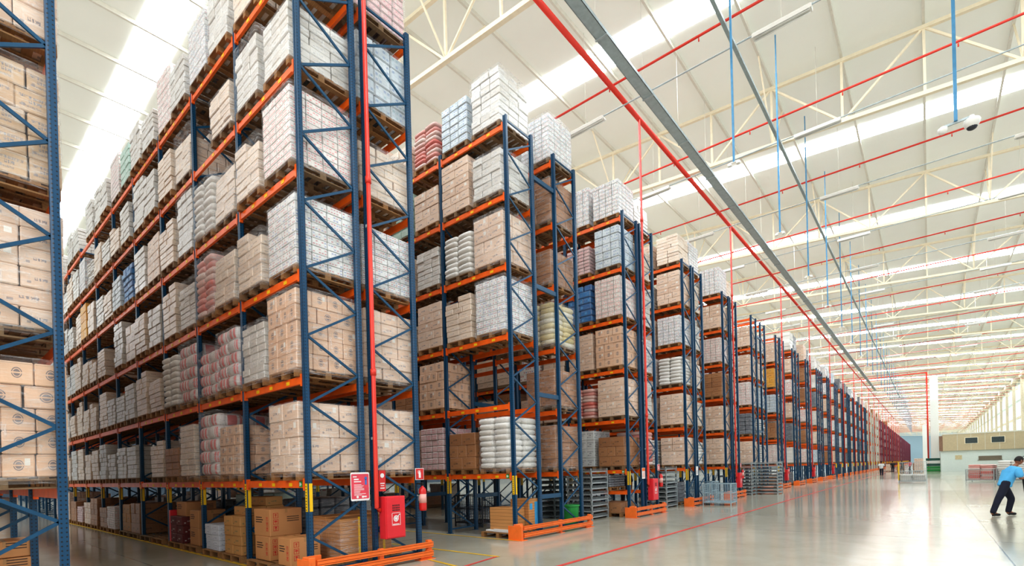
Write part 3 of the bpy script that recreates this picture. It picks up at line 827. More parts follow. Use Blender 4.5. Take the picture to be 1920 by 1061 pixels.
for i in range(3, 7): fill(i, {l: [R_.choice(rest[:6])] for l in range(1, 7 if i not in (5, 6) else 6)}, True)
# near-left rack loads
for l, k in {1: 'emblem', 2: 'kraft', 3: 'printed', 4: 'kraft'}.items():
    for s in (0, 1):
        put_load(k if s == 0 else 'kraft', slot_x(s) + .02, -3.70, LV[l] + .002, 0, 'on %s of left edge rack, %s' % (SHELF[l], 'at end' if s == 0 else 'second in'),
                 'pallet loads in the left edge rack', film=True, sz=1.08)
# the rest of the loads, far away: one object
mats = list(G.values()); names = list(G); far = MB()
def far_load(k, x, y, z, h):
    mi = names.index(k)
    nl = 5
    far.box(x - .5, x + .5, y - .6, y + .6, z + .02, z + .13, len(mats))
    for q in range(nl):
        e = R_.uniform(-.02, .02)
        for a in (0, 1):
            far.box(x - .5 + a * .5 + .003 + e, x + a * .5 - .003 + e, y - .6 + e, y + .6 + e, z + .14 + h * q / nl, z + .14 + h * (q + 1) / nl - .004, mi)
for l in range(0, 6):
    for s in range(2 if l else 4, 14): far_load(R_.choice(('kraft', 'brown', 'pale')), slot_x(s), -3.70, LV[l] + .001, R_.uniform(1.0, 1.4))
for l in range(1, 7):
    for s in range(22, 30): far_load(R_.choice(('pale', 'grey', 'grey')), slot_x(s), .52, LV[l], R_.uniform(.9, 1.35))
for i, s0, s1 in ((0, 2, 28), (1, 4, 25), (2, 3, 17), (3, 2, 9), (4, 2, 8), (5, 2, 4), (6, 2, 4)):
    ya, yb = runs(i)
    for l in range(0, 7):
        for s in range(s0 if l else 9, s1):
            for y in (ya, yb):
                if i == 0 and y == ya: continue
                if y == yb and i == 1 and l == 2 and s < 2: continue
                far_load(R_.choice(('pale', 'kraft', 'grey', 'brown', 'packs')), slot_x(s), y + .52, LV[l] + .001, R_.uniform(.85, 1.4) if l else R_.uniform(.4, 1.1))
for i in range(7, 64):
    ya, yb = runs(i); yb = yb if i < N_PART else ya + D + (1.02 * D if i % 4 == 1 and i < 18 else .25 * D)
    if i >= 23 and i % 4: continue
    for l in range(1, 7 if i < 30 else 6):
        for y in (ya, yb):
            for s in ((0, 1) if y == ya and i < 14 else (0,)):
                if R_.random() < .08: continue
                k = R_.choice(('grey', 'pale', 'kraft', 'packs', 'bluewhite', 'grey', 'redpacks', 'brown', 'dark', 'sack'))
                far_load(k, slot_x(s), y + .52, LV[l], R_.uniform(1.0, 1.4))
o = obj('distant_goods', far, mats=mats + [M['wood']])
tag(o, 'far-off palletised goods filling the most distant bays and rows', 'goods', kind='stuff')

# ------------------------------------------------------------------ rack-end equipment
def hose_cabinet(i):
    ya, yb = runs(i); y = yb + .02
    t = thing('hose_cabinet', 'red fire hose cabinet with hose symbol on the end of the %s' % ROWNAME[i], 'fire hose cabinet', (.08, y + .02, .52), 0, 'fire hose cabinets')
    b = MB(); b.cbox(0, .2, 0, .46, 0, .80, .008); obj('cabinet_body', b, t, mats=M['redbox'])
    d = MB(); d.cbox(.2, .215, .015, .445, .02, .78, .004); dd = obj('door', d, t, mats=M['redbox'])
    v = MB()
    for a in range(5):
        for c in range(3): v.box(.215, .2165, .15 + a * .035, .172 + a * .035, .52 + c * .045, .55 + c * .045)
    obj('vent_slots', v, dd, mats=M['black'])
    s = MB()
    for (y0, y1, z0, z1) in ((.13, .33, .245, .253), (.13, .33, .477, .485), (.13, .138, .245, .485), (.322, .33, .245, .485), (.15, .30, .26, .275)):
        s.box(.2155, .2175, y0, y1, z0, z1)
    for k in range(20):
        a0 = 2 * math.pi * k / 20; a1 = 2 * math.pi * (k + 1) / 20
        for r0, r1 in ((.0, .03), (.038, .06)):
            s.poly([(.2175, .225 + r0 * math.cos(a0), .375 + r0 * math.sin(a0)), (.2175, .225 + r1 * math.cos(a0), .375 + r1 * math.sin(a0)), (.2175, .225 + r1 * math.cos(a1), .375 + r1 * math.sin(a1)), (.2175, .225 + r0 * math.cos(a1), .375 + r0 * math.sin(a1))])
    s.box(.2155, .2175, .27, .29, .40, .455); s.box(.2155, .2175, .27, .32, .44, .455)
    obj('hose_symbol', s, dd, mats=M['gloss_white'])
    # riser
    r = thing('fire_riser', 'red vertical fire pipe rising from the hose cabinet of the %s' % ROWNAME[i], 'pipe', (.15, y - .08, 0), 0, 'red fire risers')
    p = MB(); p.tube([(-.05, .11, 1.06), (-.01, .05, 1.07), (0, 0, 1.12), (0, 0, 1.3), (0, 0, 14.6)], .042, 12); obj('pipe', p, r, mats=M['redpipe'])
    for z in (3.6, 7.2, 10.8):
        c = MB(); c.tube([(0, 0, z), (0, 0, z + .12)], .055, 12); obj('coupling', c, r, mats=M['redpipe'])
    c = MB(); c.box(-.1, .0, -.02, .02, 2.4, 2.45); c.box(-.1, .0, -.02, .02, 6.4, 6.45); obj('bracket', c, r, mats=M['zinc'])
    s = tag(obj('hose_sign', (lambda m: (m.box(0, .012, -.075, .075, -.2, .2), m)[1])(MB()), loc=(.08, y + .1, 1.62), mats=M['red']), 'narrow red hose sign beside the riser of the %s' % ROWNAME[i], 'sign', 'hose signs')
    w = MB()
    w.tube([(.013, 0, .1), (.0135, 0, .1)], .045, 12); w.box(.0125, .014, -.05, .05, -.06, -.04); w.box(.0125, .014, -.04, .04, -.1, -.085); w.box(.0125, .014, -.05, .05, -.15, -.13)
    obj('sign_print', w, s, mats=M['gloss_white'])
    # extinguisher on the rear post
    ye = yb + D
    e = thing('fire_extinguisher', 'red fire extinguisher hung on the rear post of the %s' % ROWNAME[i], 'fire extinguisher', (.16, ye - .0, .98), 0, 'fire extinguishers')
    b = MB(); b.box(-.105, -.07, -.03, .03, .2, .45); b.box(-.08, .0, -.085, -.08, .3, .33); b.box(-.08, .0, .08, .085, .3, .33); obj('bracket', b, e, mats=M['zinc'])
    b = MB(); b.lathe((0, 0, 0), [(.06, 0), (.075, .015), (.078, .05), (.078, .40), (.07, .44), (.045, .475), (.022, .49), (.022, .51)], 18); obj('cylinder', b, e, mats=M['red'])
    b = MB(); b.box(.01, .081, -.045, .045, .13, .33); 
    b2 = MB(); b2.lathe((0, 0, 0), [(.0787, .16), (.0787, .34)], 18); obj('label_band', b2, e, mats=plain('extinguisher_label', (232, 178, 168), .5))
    b = MB(); b.cbox(-.02, .02, -.02, .02, .50, .56, .005); b.box(-.02, .02, -.13, .03, .56, .575); b.bar((0, -.02, .53), (0, -.14, .55), .02, .012); obj('valve_handle', b, e, mats=M['black'])
    b = MB(); pts = [(0, -.02 - .14 * math.sin(t) , .53 + .07 * math.sin(2 * t) - .16 * (t / 3.14)) for t in [k * 3.14 / 8 for k in range(9)]]
    b.tube(pts, .011, 8); obj('hose', b, e, mats=M['black'])
    s = thing('extinguisher_sign', 'small red extinguisher sign on the rear post, %s' % ROWNAME[i], 'sign', (.075, ye, 1.72), 0, 'extinguisher signs')
    b = MB(); b.box(0, .008, -.11, .11, -.11, .13); obj('panel', b, s, mats=M['gloss_white'])
    b = MB(); b.box(.008, .010, -.1, .1, -.1, .12); obj('red_field', b, s, mats=M['red'])
    b = MB(); b.cbox(.0095, .012, -.028, .028, -.07, .045, .001); b.box(.0095, .012, -.012, .012, .045, .07); b.box(.0095, .012, -.035, .02, .07, .08); b.box(.0095, .012, -.045, -.034, .02, .08)
    obj('extinguisher_symbol', b, s, mats=M['gloss_white'])
for i in range(0, 11, 2): hose_cabinet(i)
for i in range(12, 40, 2):
    mb = MB(); mb.tube([(.1, 0, 1.0), (.1, 0, 14.6)], .05, 8); tag(obj('fire_riser', mb, loc=(0, STARTS[i] + 1.3, 0), mats=M['redpipe']), 'far red riser rising above the distant rack ends', 'pipe', 'far red risers')
# poster on the second post
p = thing('safety_poster', 'red and white poster with rounded corners hung on the nearest rack end', 'poster', (.085, .94, 1.53))
def rrect(x, y0, y1, z0, z1, r, mb, n=5):
    pts = []
    for cy, cz, a in ((y1 - r, z1 - r, 0), (y0 + r, z1 - r, 1), (y0 + r, z0 + r, 2), (y1 - r, z0 + r, 3)):
        for k in range(n + 1):
            t = (a + k / n) * math.pi / 2; pts.append((x, cy + r * math.cos(t), cz + r * math.sin(t)))
    mb.poly(pts)
b = MB(); rrect(.012, -.2, .2, -.26, .26, .03, b); b.box(-.03, .008, -.16, .16, -.2, .2); obj('poster_border', b, p, mats=M['gloss_white'])
b = MB(); rrect(.0135, -.185, .185, -.225, .23, .02, b); obj('poster_field', b, p, mats=M['pinkred'])
b = MB()
rr = random.Random(3)
for k in range(9):
    z = .03 - k * .024; b.box(.0138, .0148, -.13, -.13 + rr.uniform(.12, .27), z, z + .009)
b.box(.0138, .0148, -.13, .02, .08, .1); b.box(.0138, .0148, -.13, -.03, .12, .145); b.box(.0138, .0148, -.15, -.07, .17, .19)
b.tube([(.0138, -.06, -.19), (.0146, -.06, -.19)], .025, 14); b.tube([(.0138, .05, -.19), (.0146, .05, -.19)], .022, 14); b.box(.0138, .0148, .04, .13, -.2, -.175)
obj('poster_print', b, p, mats=M['gloss_white'])
b = MB(); b.tube([(.0138, .12, .15), (.015, .12, .15)], .03, 14); b.box(.0138, .015, .10, .14, .03, .13); obj('blue_figure', b, p, mats=plain('blue_print', (70, 120, 190), .4))
for k, i in enumerate((2, 3)):
    p = thing('rack_notice', 'white notice sheet on the second post of the %s' % ROWNAME[i], 'notice', (.07, STARTS[i] + D - .02, 1.55), 0, 'rack notices')
    b = MB(); b.box(0, .008, -.13, .13, -.22, .18); obj('sheet', b, p, mats=M['gloss_white'])
    b = MB()
    if i == 2: b.box(.008, .01, -.12, .12, .06, .17)
    for q in range(5): b.box(.008, .0095, -.09, .08, -.16 + q * .035, -.148 + q * .035)
    obj('sheet_print', b, p, mats=M['guard'] if i == 2 else M['darkgrey'])
# green location plate
b = MB(); b.box(-.09, .0, -.004, 0, -.06, .06)
for i, nm in ((0, 'nearest'), (1, 'second'), (2, 'third')):
    o = obj('aisle_plate', (lambda m: (m.box(-.1, 0, -.006, 0, -.05, .05), m.box(-.08, -.05, -.0075, -.006, -.03, .03, 1), m.box(-.035, -.02, -.0075, -.006, -.015, .015, 1), m)[-1])(MB()), loc=(-.13, STARTS[i] - .052, LV[1] - .065), mats=[M['green'], M['gloss_white']])
    tag(o, 'small green plate at the end of the lowest beam, %s double rack' % nm, 'plate', 'green beam plates')

# ------------------------------------------------------------------ floor-level goods, nearest rack
def icons(mb, face, y, z, s, x):
    """three handling symbols, one above the other, on a +X or -Y face"""
    def q(a0, a1, c0, c1):
        if face == 'X': mb.box(x, x + .002, y + a0 * s, y + a1 * s, z + c0 * s, z + c1 * s)
        else: mb.box(y + a0 * s, y + a1 * s, x - .002, x, z + c0 * s, z + c1 * s)
    for k in range(3):
        o = k * 1.25
        for e in ((0, 1, 0 + o, .08 + o), (0, 1, .92 + o, 1 + o), (0, .08, o, 1 + o), (.92, 1, o, 1 + o)): q(*e)
        if k == 2: q(.45, .55, .15 + o, .6 + o); q(.3, .7, .55 + o, .65 + o); q(.38, .62, .65 + o, .78 + o)
        elif k == 1: q(.2, .8, .5 + o, .68 + o); q(.32, .68, .68 + o, .78 + o); q(.46, .54, .15 + o, .5 + o)
        else: q(.3, .7, .5 + o, .85 + o); q(.45, .55, .25 + o, .5 + o); q(.32, .68, .15 + o, .25 + o)
def carton(x, y, z, w, d, h, label, rz=0, mat=None, sym=True, group=None, flap=False, txt=(60, 50, 44)):
    t = thing('carton', label, 'box', (x, y, z), rz, group)
    b = MB(); b.cbox(-w / 2, w / 2, -d / 2, d / 2, 0, h, .008); obj('box_body', b, t, mats=mat or M['kraftbox'])
    b = MB(); b.box(-w / 2 - .001, w / 2 + .001, -.025, .025, h - .08, h + .001); obj('tape', b, t, mats=TAPE)
    if sym:
        b = MB(); icons(b, 'X', -d / 2 + .06, .10, h * .19, w / 2); icons(b, 'Y', w / 2 - .16, .10, h * .15, -d / 2); obj('handling_symbol', b, t, mats=M['icon'])
    b = MB()
    for k in range(3): b.box(-w * .38, w * (.0 + .06 * (k % 2)), -d / 2 - .002, -d / 2, h * .5 + k * .045, h * .5 + .018 + k * .045)
    for k in range(3): b.box(w / 2, w / 2 + .002, d * .02, d * .4, h * .52 + k * .04, h * .52 + .014 + k * .04)
    obj('print', b, t, mats=PRINTM)
    return t
TAPE = plain('packing_tape', (184, 140, 92), .25)
PRINTM = plain('dark_print', (70, 52, 44), .6)
def flat_pallet(x, y, label, rz=0, group='wooden pallets on the floor', nm='wooden_pallet'):
    return tag(obj(nm, PALLET, loc=(x, y, 0), rz=rz), label, 'pallet', group)
flat_pallet(-1.72, .45, 'wooden pallet under the two stacked cartons in the first bay')
flat_pallet(-.62, .42, 'wooden pallet under the single carton beside the front corner post', .0)
carton(-1.82, .30, .146, .62, .62, .46, 'large kraft carton at the bottom of a pair in the first bay')
carton(-1.84, .32, .608, .66, .64, .52, 'large kraft carton on top of a pair in the first bay', .02)
carton(-.78, .20, .146, .5, .56, .5, 'kraft carton with red handling symbols beside the front corner post', -.03)
for k in range(4):
    carton(-1.05 - (k % 2) * .42, 1.95 - .1 * (k // 2), .0 + .42 * (k // 2) + .146 * 1, .4, .5, .4, 'dim brown carton behind the stacked pair, %s' % ('lower near', 'lower far', 'upper near', 'upper far')[k], sym=False, mat=None)
flat_pallet(-1.25, 1.9, 'wooden pallet under the dim brown cartons in the rear run')
# cardboard + wrapped sheet stack just inside the end frame
pl = thing('cardboard_stack', 'tall stack of flat cardboard half wrapped in film inside the end frame', 'cardboard stack', (-.72, .72, 0))
pb = pallet_mb(1.1, 1.2); 
pl.location = (-.72, 1.28, 0)
obj('wooden_pallet', pb, pl, mats=M['wood'])
b = MB(); b.cbox(-.5, .02, -.58, .58, .146, .96, .004); b.cbox(.02, .5, -.58, .56, .146, .93, .004); obj('cardboard_sheets', b, pl, mats=M['sheets'])
b = shell(random.Random(5), 1.06, 1.2, .12, .9); obj('stretch_wrap', b, pl, mats=M['film'])
b = MB()
for y in (-.2, .1, .35): b.box(.5, .512, y, y + .05, .146, .95)
obj('yellow_strap', b, pl, mats=M['yellow'])
# second bay
flat_pallet(-3.1, .50, 'wooden pallet under the column of small kraft cartons in the second bay')
flat_pallet(-4.22, .50, 'wooden pallet under the white paper bundles in the second bay')
SMALL = G['brown']
def small_stack(x, y, z, nx, ny, nl, w, d, h, mat, lab, group, seed=1, keep=None, name='carton', cat='box', jit=.012):
    """countable packs in a pile: each its own object, one shared mesh"""
    rng = random.Random(seed)
    b = MB(); b.cbox(-w / 2 + .003, w / 2 - .003, -d / 2 + .003, d / 2 - .003, 0, h - .003, .008)
    me = b.mesh(name, mat)
    for l in range(nl):
        for i in range(nx):
            for j in range(ny):
                if 0 < i < nx - 1 and 0 < j < ny - 1 and l < nl - 1: continue
                if keep and not keep(i, j, l): continue
                o = obj(name, me, loc=(x + (i - (nx - 1) / 2) * w + rng.uniform(-jit, jit), y + (j - (ny - 1) / 2) * d + rng.uniform(-jit, jit), z + l * h), rz=rng.uniform(-.03, .03))
                tag(o, lab, cat, group)
KPRINT = goods('green_lettered_kraft', (206, 156, 96), (188, 134, 76), 'text', (52, 110, 84), wrap=0)
small_stack(-3.1, .45, .146, 2, 3, 4, .42, .34, .2, KPRINT, 'small kraft carton in the pile beside the second post of the nearest rack', 'small kraft cartons in the second bay', 3)
small_stack(-3.12, .5, .946, 2, 2, 2, .40, .36, .19, KPRINT, 'small kraft carton on the upper tiers of the second bay pile', 'upper small kraft cartons', 5, keep=lambda i, j, l: l == 0 or j == 1)
WPRINT = goods('white_paper_bundle', (224, 228, 236), (204, 210, 222), 'text', (70, 90, 140), wrap=.1)
small_stack(-4.22, .45, .146, 2, 3, 5, .4, .34, .115, WPRINT, 'white paper bundle in the pile on the second bay floor', 'white paper bundles', 8, name='paper_bundle', cat='bundle')
# third bay
flat_pallet(-5.55, .5, 'wooden pallet under the tall plain cartons in the third bay')
flat_pallet(-6.65, .5, 'wooden pallet under the black and red cartons in the third bay')
carton(-5.5, .3, .146, .6, .6, .42, 'lower plain kraft carton in the third bay', sym=False)
carton(-5.5, .3, .57, .6, .6, .42, 'upper plain kraft carton in the third bay', sym=False)
DK = goods('black_red_carton', (40, 34, 36), (176, 44, 36), 'text', (226, 222, 214), wrap=0)
small_stack(-6.62, .35, .146, 2, 2, 3, .44, .4, .22, DK, 'black and red carton piled in the third bay', 'black and red cartons', 9)
carton(-6.55, .4, .81, .7, .7, .36, 'kraft carton lying on the black and red cartons', sym=False)
b = MB(); b.cbox(-.05, .05, -.2, .2, 0, .95, .006); b.cbox(-.052, .052, -.15, .15, .3, .6, .002, 1)
tag(obj('red_panel_box', b, loc=(-7.12, .15, .0), mats=[M['redbox'], M['gloss_white']]), 'tall thin red and white box standing at the third bay post', 'box')
flat_pallet(-8.1, .5, 'empty wooden pallet on the floor of the fourth bay, right one'); flat_pallet(-9.2, .5, 'empty wooden pallet on the floor of the fourth bay, left one')
flat_pallet(-10.4, .5, 'wooden pallet under the kraft carton pile in the fifth bay')
small_stack(-10.4, .45, .146, 2, 2, 3, .46, .48, .3, G['brown'], 'brown carton piled on the fifth bay floor', 'brown cartons in the fifth bay', 11)
flat_pallet(-11.5, .5, 'wooden pallet under more brown cartons in the fifth bay')
small_stack(-11.5, .45, .146, 2, 2, 3, .46, .46, .28, KPRINT, 'kraft carton piled on the far side of the fifth bay floor', 'kraft cartons in the fifth bay', 12)
put_load('redpacks', -13.0, .5, 0, 0, 'on the floor of the sixth bay of the nearest rack', NEAR, sz=.62, var=0)
put_load('brown', -14.1, .5, 0, 0, 'on the floor of the sixth bay, far side', NEAR, sz=.75, var=0)
for k, x in enumerate((-15.5, -16.6, -18.0, -19.2, -20.6, -22.5)):
    put_load(('brown', 'kraft', 'pink', 'brown', 'kraft', 'redpacks')[k], x, .5, 0, 0, 'on floor of nearest rack, %s from dark far end' % ORD[5 - k], NEAR, sz=(.85, .7, .5, .8, .9, .95)[k])
# rear run floor level: dark goods seen through
for k, (x, kd, s) in enumerate(((-3.2, 'dark', .9), (-4.5, 'brown', .6), (-5.9, 'greenfilm', .9), (-8.0, 'dark', .8))):
    put_load(kd, x, 1.9, 0, 0, 'on the floor behind the nearest rack, %s from end' % ORD[k], NEAR, sz=s)
put_load('pink', -.9, 3.9 - 1.2, 0, 0, 'on the floor at the rear corner of the nearest rack', NEAR, sz=.55) if False else None
# left edge rack, floor: cartons
flat_pallet(-.9, -3.7, 'wooden pallet on the floor under the left edge rack')
carton(-.95, -3.55, .146, .55, .5, .12, 'flat carton on the pallet at the left edge', sym=False)
flat_pallet(-2.6, -3.65, 'pallet on the floor below the left edge rack, farther bay')
for k in range(3):
    carton(-2.75, -3.5, .146 + k * .25, .8 - .06 * k, .6, .24, 'kraft carton stacked under the left edge rack, %s of three' % ('lowest', 'middle', 'topmost')[k], sym=False)

# ------------------------------------------------------------------ floor-level goods, second rack and beyond
t = thing('cardboard_bale', 'pallet with two stacks of flat kraft cardboard at the second rack corner', 'cardboard stack', (-.55, STARTS[1] + .48, 0))
obj('wooden_pallet', pallet_mb(1.15, 1.15), t, mats=M['wood'])
b = MB(); b.cbox(-.42, .38, -.38, .12, .19, .78, .005); obj('front_sheets', b, t, mats=M['sheetsbig'])
b = MB(); b.cbox(-.12, .5, .14, .58, .146, .98, .005); obj('rear_sheets', b, t, mats=M['sheets'])
b = MB(); b.cbox(-.5, .45, -.48, .14, .146, .188, .01); b.box(-.2, .5, -.5, -.44, .15, .22); obj('torn_film', b, t, mats=M['whitecloth'])
b = MB(); b.box(.502, .506, .4, .56, .2, .9); b.box(.502, .506, .18, .3, .7, .86); obj('blue_print', b, t, mats=plain('sky_blue_print', (70, 160, 210), .5))

def cage(x, y, w, d, h, label, group=None, rz=0, goods_m=None, gh=.4, side=None, grid=.09, mat=None, z=0):
    t = thing('mesh_cage', label, 'cage', (x, y, z), rz, group); mat = mat or M['zinc']
    b = MB()
    for sx in (-1, 1):
        for sy in (-1, 1): b.box(sx * w / 2 - .02, sx * w / 2 + .02, sy * d / 2 - .02, sy * d / 2 + .02, 0, h)
    for z_ in (.12, h * .55, h - .03):
        for sy in (-1, 1): b.box(-w / 2, w / 2, sy * d / 2 - .012, sy * d / 2 + .012, z_, z_ + .03)
        for sx in (-1, 1): b.box(sx * w / 2 - .012, sx * w / 2 + .012, -d / 2, d / 2, z_, z_ + .03)
    b.box(-w / 2, w / 2, -d / 2, d / 2, .1, .13); obj('frame', b, t, mats=mat)
    for nm, (ax, s) in (('side_mesh', ('y', -1)), ('side_mesh', ('y', 1)), ('side_mesh', ('x', -1)), ('side_mesh', ('x', 1))):
        b = MB(); L = w if ax == 'y' else d; n = int(L / grid)
        for k in range(1, n):
            q = -L / 2 + L * k / n
            p = (q, s * d / 2) if ax == 'y' else (s * w / 2, q)
            b.box(p[0] - .005, p[0] + .005, p[1] - .005, p[1] + .005, .13, h - .02)
        n = int(h / grid / 1.2)
        for k in range(1, n):
            z_ = .13 + (h - .15) * k / n
            if ax == 'y': b.box(-w / 2, w / 2, s * d / 2 - .003, s * d / 2 + .003, z_ - .003, z_ + .003)
            else: b.box(s * w / 2 - .003, s * w / 2 + .003, -d / 2, d / 2, z_ - .003, z_ + .003)
        obj(nm, b, t, mats=side or mat)
    return t
cage(-3.2, STARTS[1] + 2.0, 1.1, 1.0, 1.0, 'dark grey wire cage standing under the second double rack', mat=M['darkgrey'], rz=.1)
# stacks of folded steel stillages
def stillage_stack(x, y, w, d, n, label, rz=0, th=.19, dark=False):
    m = M['zincdark'] if dark else M['zinc']
    b = MB()
    for sx in (-1, 1):
        for sy in (-1, 1):
            b.box(sx * (w / 2 - .03) - .03, sx * (w / 2 - .03) + .03, sy * (d / 2 - .03) - .03, sy * (d / 2 - .03) + .03, 0, .07)
            b.box(sx * (w / 2 - .015) - .015, sx * (w / 2 - .015) + .015, sy * (d / 2 - .015) - .015, sy * (d / 2 - .015) + .015, .07, th)
    b.box(-w / 2, w / 2, -d / 2, -d / 2 + .04, .06, .10); b.box(-w / 2, w / 2, d / 2 - .04, d / 2, .06, .10)
    b.box(-w / 2, -w / 2 + .04, -d / 2, d / 2, .06, .10); b.box(w / 2 - .04, w / 2, -d / 2, d / 2, .06, .10)
    for k in range(1, 12): xx = -w / 2 + w * k / 12; b.box(xx - .004, xx + .004, -d / 2, d / 2, .1, .108)
    for q in range(3):
        z_ = .115 + q * .022; b.box(-w / 2 + .03, w / 2 - .03, -d / 2 + .03, d / 2 - .03, z_, z_ + .004)
    for k in range(0, 14):
        xx = -w / 2 + .05 + (w - .1) * k / 13; b.box(xx - .003, xx + .003, -d / 2 + .01, -d / 2 + .016, .1, th)
        yy = -d / 2 + .05 + (d - .1) * k / 13; b.box(w / 2 - .016, w / 2 - .01, yy - .003, yy + .003, .1, th)
    me = b.mesh('folded_stillage', m)
    for k in range(n):
        tag(obj('folded_stillage', me, loc=(x + R_.uniform(-.01, .01), y, k * th), rz=rz), label, 'steel crate', label)
stillage_stack(-1.2, 11.1, 1.0, 1.15, 9, 'folded grey steel crate in the stack between second and third racks', th=.195)
stillage_stack(-2.6, 10.9, 1.0, 1.15, 9, 'dim folded steel crate in the stack behind the second rack posts', th=.195, dark=True)
stillage_stack(-.9, 16.75, 1.0, 1.2, 9, 'folded grey steel crate in the stack before the fourth rack', th=.195)
stillage_stack(-.25, 27.3, 1.1, 1.2, 10, 'folded steel crate in the stack beside the sixth rack end', th=.19)
stillage_stack(.85, 28.2, 1.2, 1.3, 10, 'folded steel crate in the larger stack standing out in the aisle', th=.19)
cage(.95, 18.75, 1.15, 1.0, .95, 'light blue-grey wire mesh container standing by the fourth rack end', rz=.05, mat=plain('pale_steel', (166, 190, 200), .4, .4))
cage(-.25, 20.2, 1.1, 1.0, 1.0, 'wire mesh container farther back beside the fifth rack', rz=0, mat=plain('pale_steel_b', (150, 176, 190), .4, .4))
# green bin
t = thing('waste_bin', 'green plastic bin behind the orange guard of the second double rack', 'bin', (-.25, STARTS[1] + 2.95, 0))
b = MB(); b.lathe((0, 0, 0), [(.2, 0), (.21, .02), (.26, .62), (.26, .64)], 20); obj('bin_body', b, t, mats=M['green'])
b = MB(); b.lathe((0, 0, 0), [(.275, .62), (.285, .63), (.285, .66), (.27, .67)], 20); obj('rim', b, t, mats=M['green'])
# third rack floor: shelf goods
ty = STARTS[2] + .5
flat_pallet(-.75, ty, 'pallet on the floor under the third double rack, end position'); flat_pallet(-1.85, ty, 'pallet on the floor under the third double rack, second position')
small_stack(-.75, ty, .146, 2, 3, 1, .46, .38, .36, G['brown'], 'brown carton on the floor pallets of the third rack', 'brown cartons under the third rack', 21)
small_stack(-1.85, ty, .146, 2, 3, 1, .46, .38, .32, G['brown'], 'brown carton on the inner floor pallet of the third rack', 'inner brown cartons under the third rack', 22)
mb = MB(); mb.box(-BAY + .06, -.06, -.03, .03, -.12, 0); mb.box(-BAY + .06, -.06, D - .03, D + .03, -.12, 0)
o = obj('extra_beam', mb, loc=(0, STARTS[2], .92), mats=M['orange']); tag(o, 'extra low orange shelf beam pair in the end bay of the third rack', 'shelf beam')
put_load('dark', -1.2, ty, .922, 0, 'on the extra low beam of the third double rack', 'pallet loads in the third double rack', sz=.36)
# floor pallets under other racks
for i, xs_ in ((1, (-3.2,)), (3, (-1.0,)), (6, (-.8,)), (7, (-.8,))):
    for x in xs_:
        if i != 1: put_load(('brown', 'dark')[i % 2], x, STARTS[i] + .5, 0, 0, 'on the floor in the end bay of the %s' % ROWNAME[i], 'floor goods of the %s' % ROWNAME[i], sz=.75)

# ------------------------------------------------------------------ open hall objects
def goods_cage(x, y, rz, w, d, h, kind, sz, label, yellow=False):
    t = cage(x, y, w, d, h, label, 'mesh cages with goods in the open hall', rz, grid=.12)
    g = LOADS[kind][0]
    o = obj('contents', g[0], t, (0, 0, 0)); o.scale = ((w - .1) / 1.04, (d - .1) / 1.24, sz); 
    if yellow:
        b = MB(); b.box(-w / 2 - .03, -w / 2 + .03, -d / 2 - .03, d / 2 + .03, .2, h + .02); obj('yellow_side', b, t, mats=M['yellow'])
    return t
RZ = math.atan2(782, 938)
goods_cage(7.05, 46.6, RZ * .0 + .0, 1.7, 1.2, 1.62, 'sack', .45, 'wire cage with white sacks alone in the middle of the hall', True)
goods_cage(11.15, 48.0, -.35, 1.6, 1.2, .95, 'redsack', .95, 'cage of red and white sacks near the office, left one')
goods_cage(12.75, 47.4, -.35, 1.5, 1.2, .95, 'sack', 1.1, 'cage of white sacks near the office, behind the walking person')
put_load('brown', 6.6, 98, 0, 0, 'standing in the far hall beside the green crates', 'far hall goods', sz=1.2)
put_load('brown', 4.6, 98, 0, 0, 'low far pallet left of the yellow-sided cage', 'far hall goods', sz=.9)
put_load('kraft', 3.2, 98, 0, 0, 'low far pallet near the distant people', 'far hall goods', sz=.9)
put_load('kraft', 6.9, 92, 0, 0, 'far hall pallet just left of the green crates', 'far hall goods', sz=1.4)
t = thing('green_crate_stack', 'dark green and white crates stacked at the foot of the white column', 'crates', (8.5, 93, 0))
for k in range(5):
    b = MB(); b.cbox(-.8, .8, -.5, .5, .02 + k * .4, .38 + k * .4, .02); obj('crate', b, t, mats=M['green'] if k < 2 else M['white'] if k == 3 else M['dark'] if False else plain('dark_green_plastic', (40, 90, 76), .5))
# stair with dark railing by the office
t = thing('stair_railing', 'dark metal stair with railing against the office wall at right edge', 'stair', (16.2, OY - 2.0, 0))
b = MB()
for k in range(14): b.box(k * .3, k * .3 + .3, -.6, .6, k * .21, k * .21 + .05)
b.bar((0, -.6, 0), (4.2, -.6, 2.95), .05, .25); b.bar((0, .6, 0), (4.2, .6, 2.95), .05, .25); obj('flight', b, t, mats=M['darkgrey'])
b = MB()
for dz in (.55, 1.05): b.bar((0, -.62, dz), (4.2, -.62, 2.95 + dz), .06, .06)
for k in range(5): b.bar((k * 1.05, -.62, k * .7375), (k * 1.05, -.62, k * .7375 + 1.05), .05, .05)
obj('handrail', b, t, mats=M['black'])

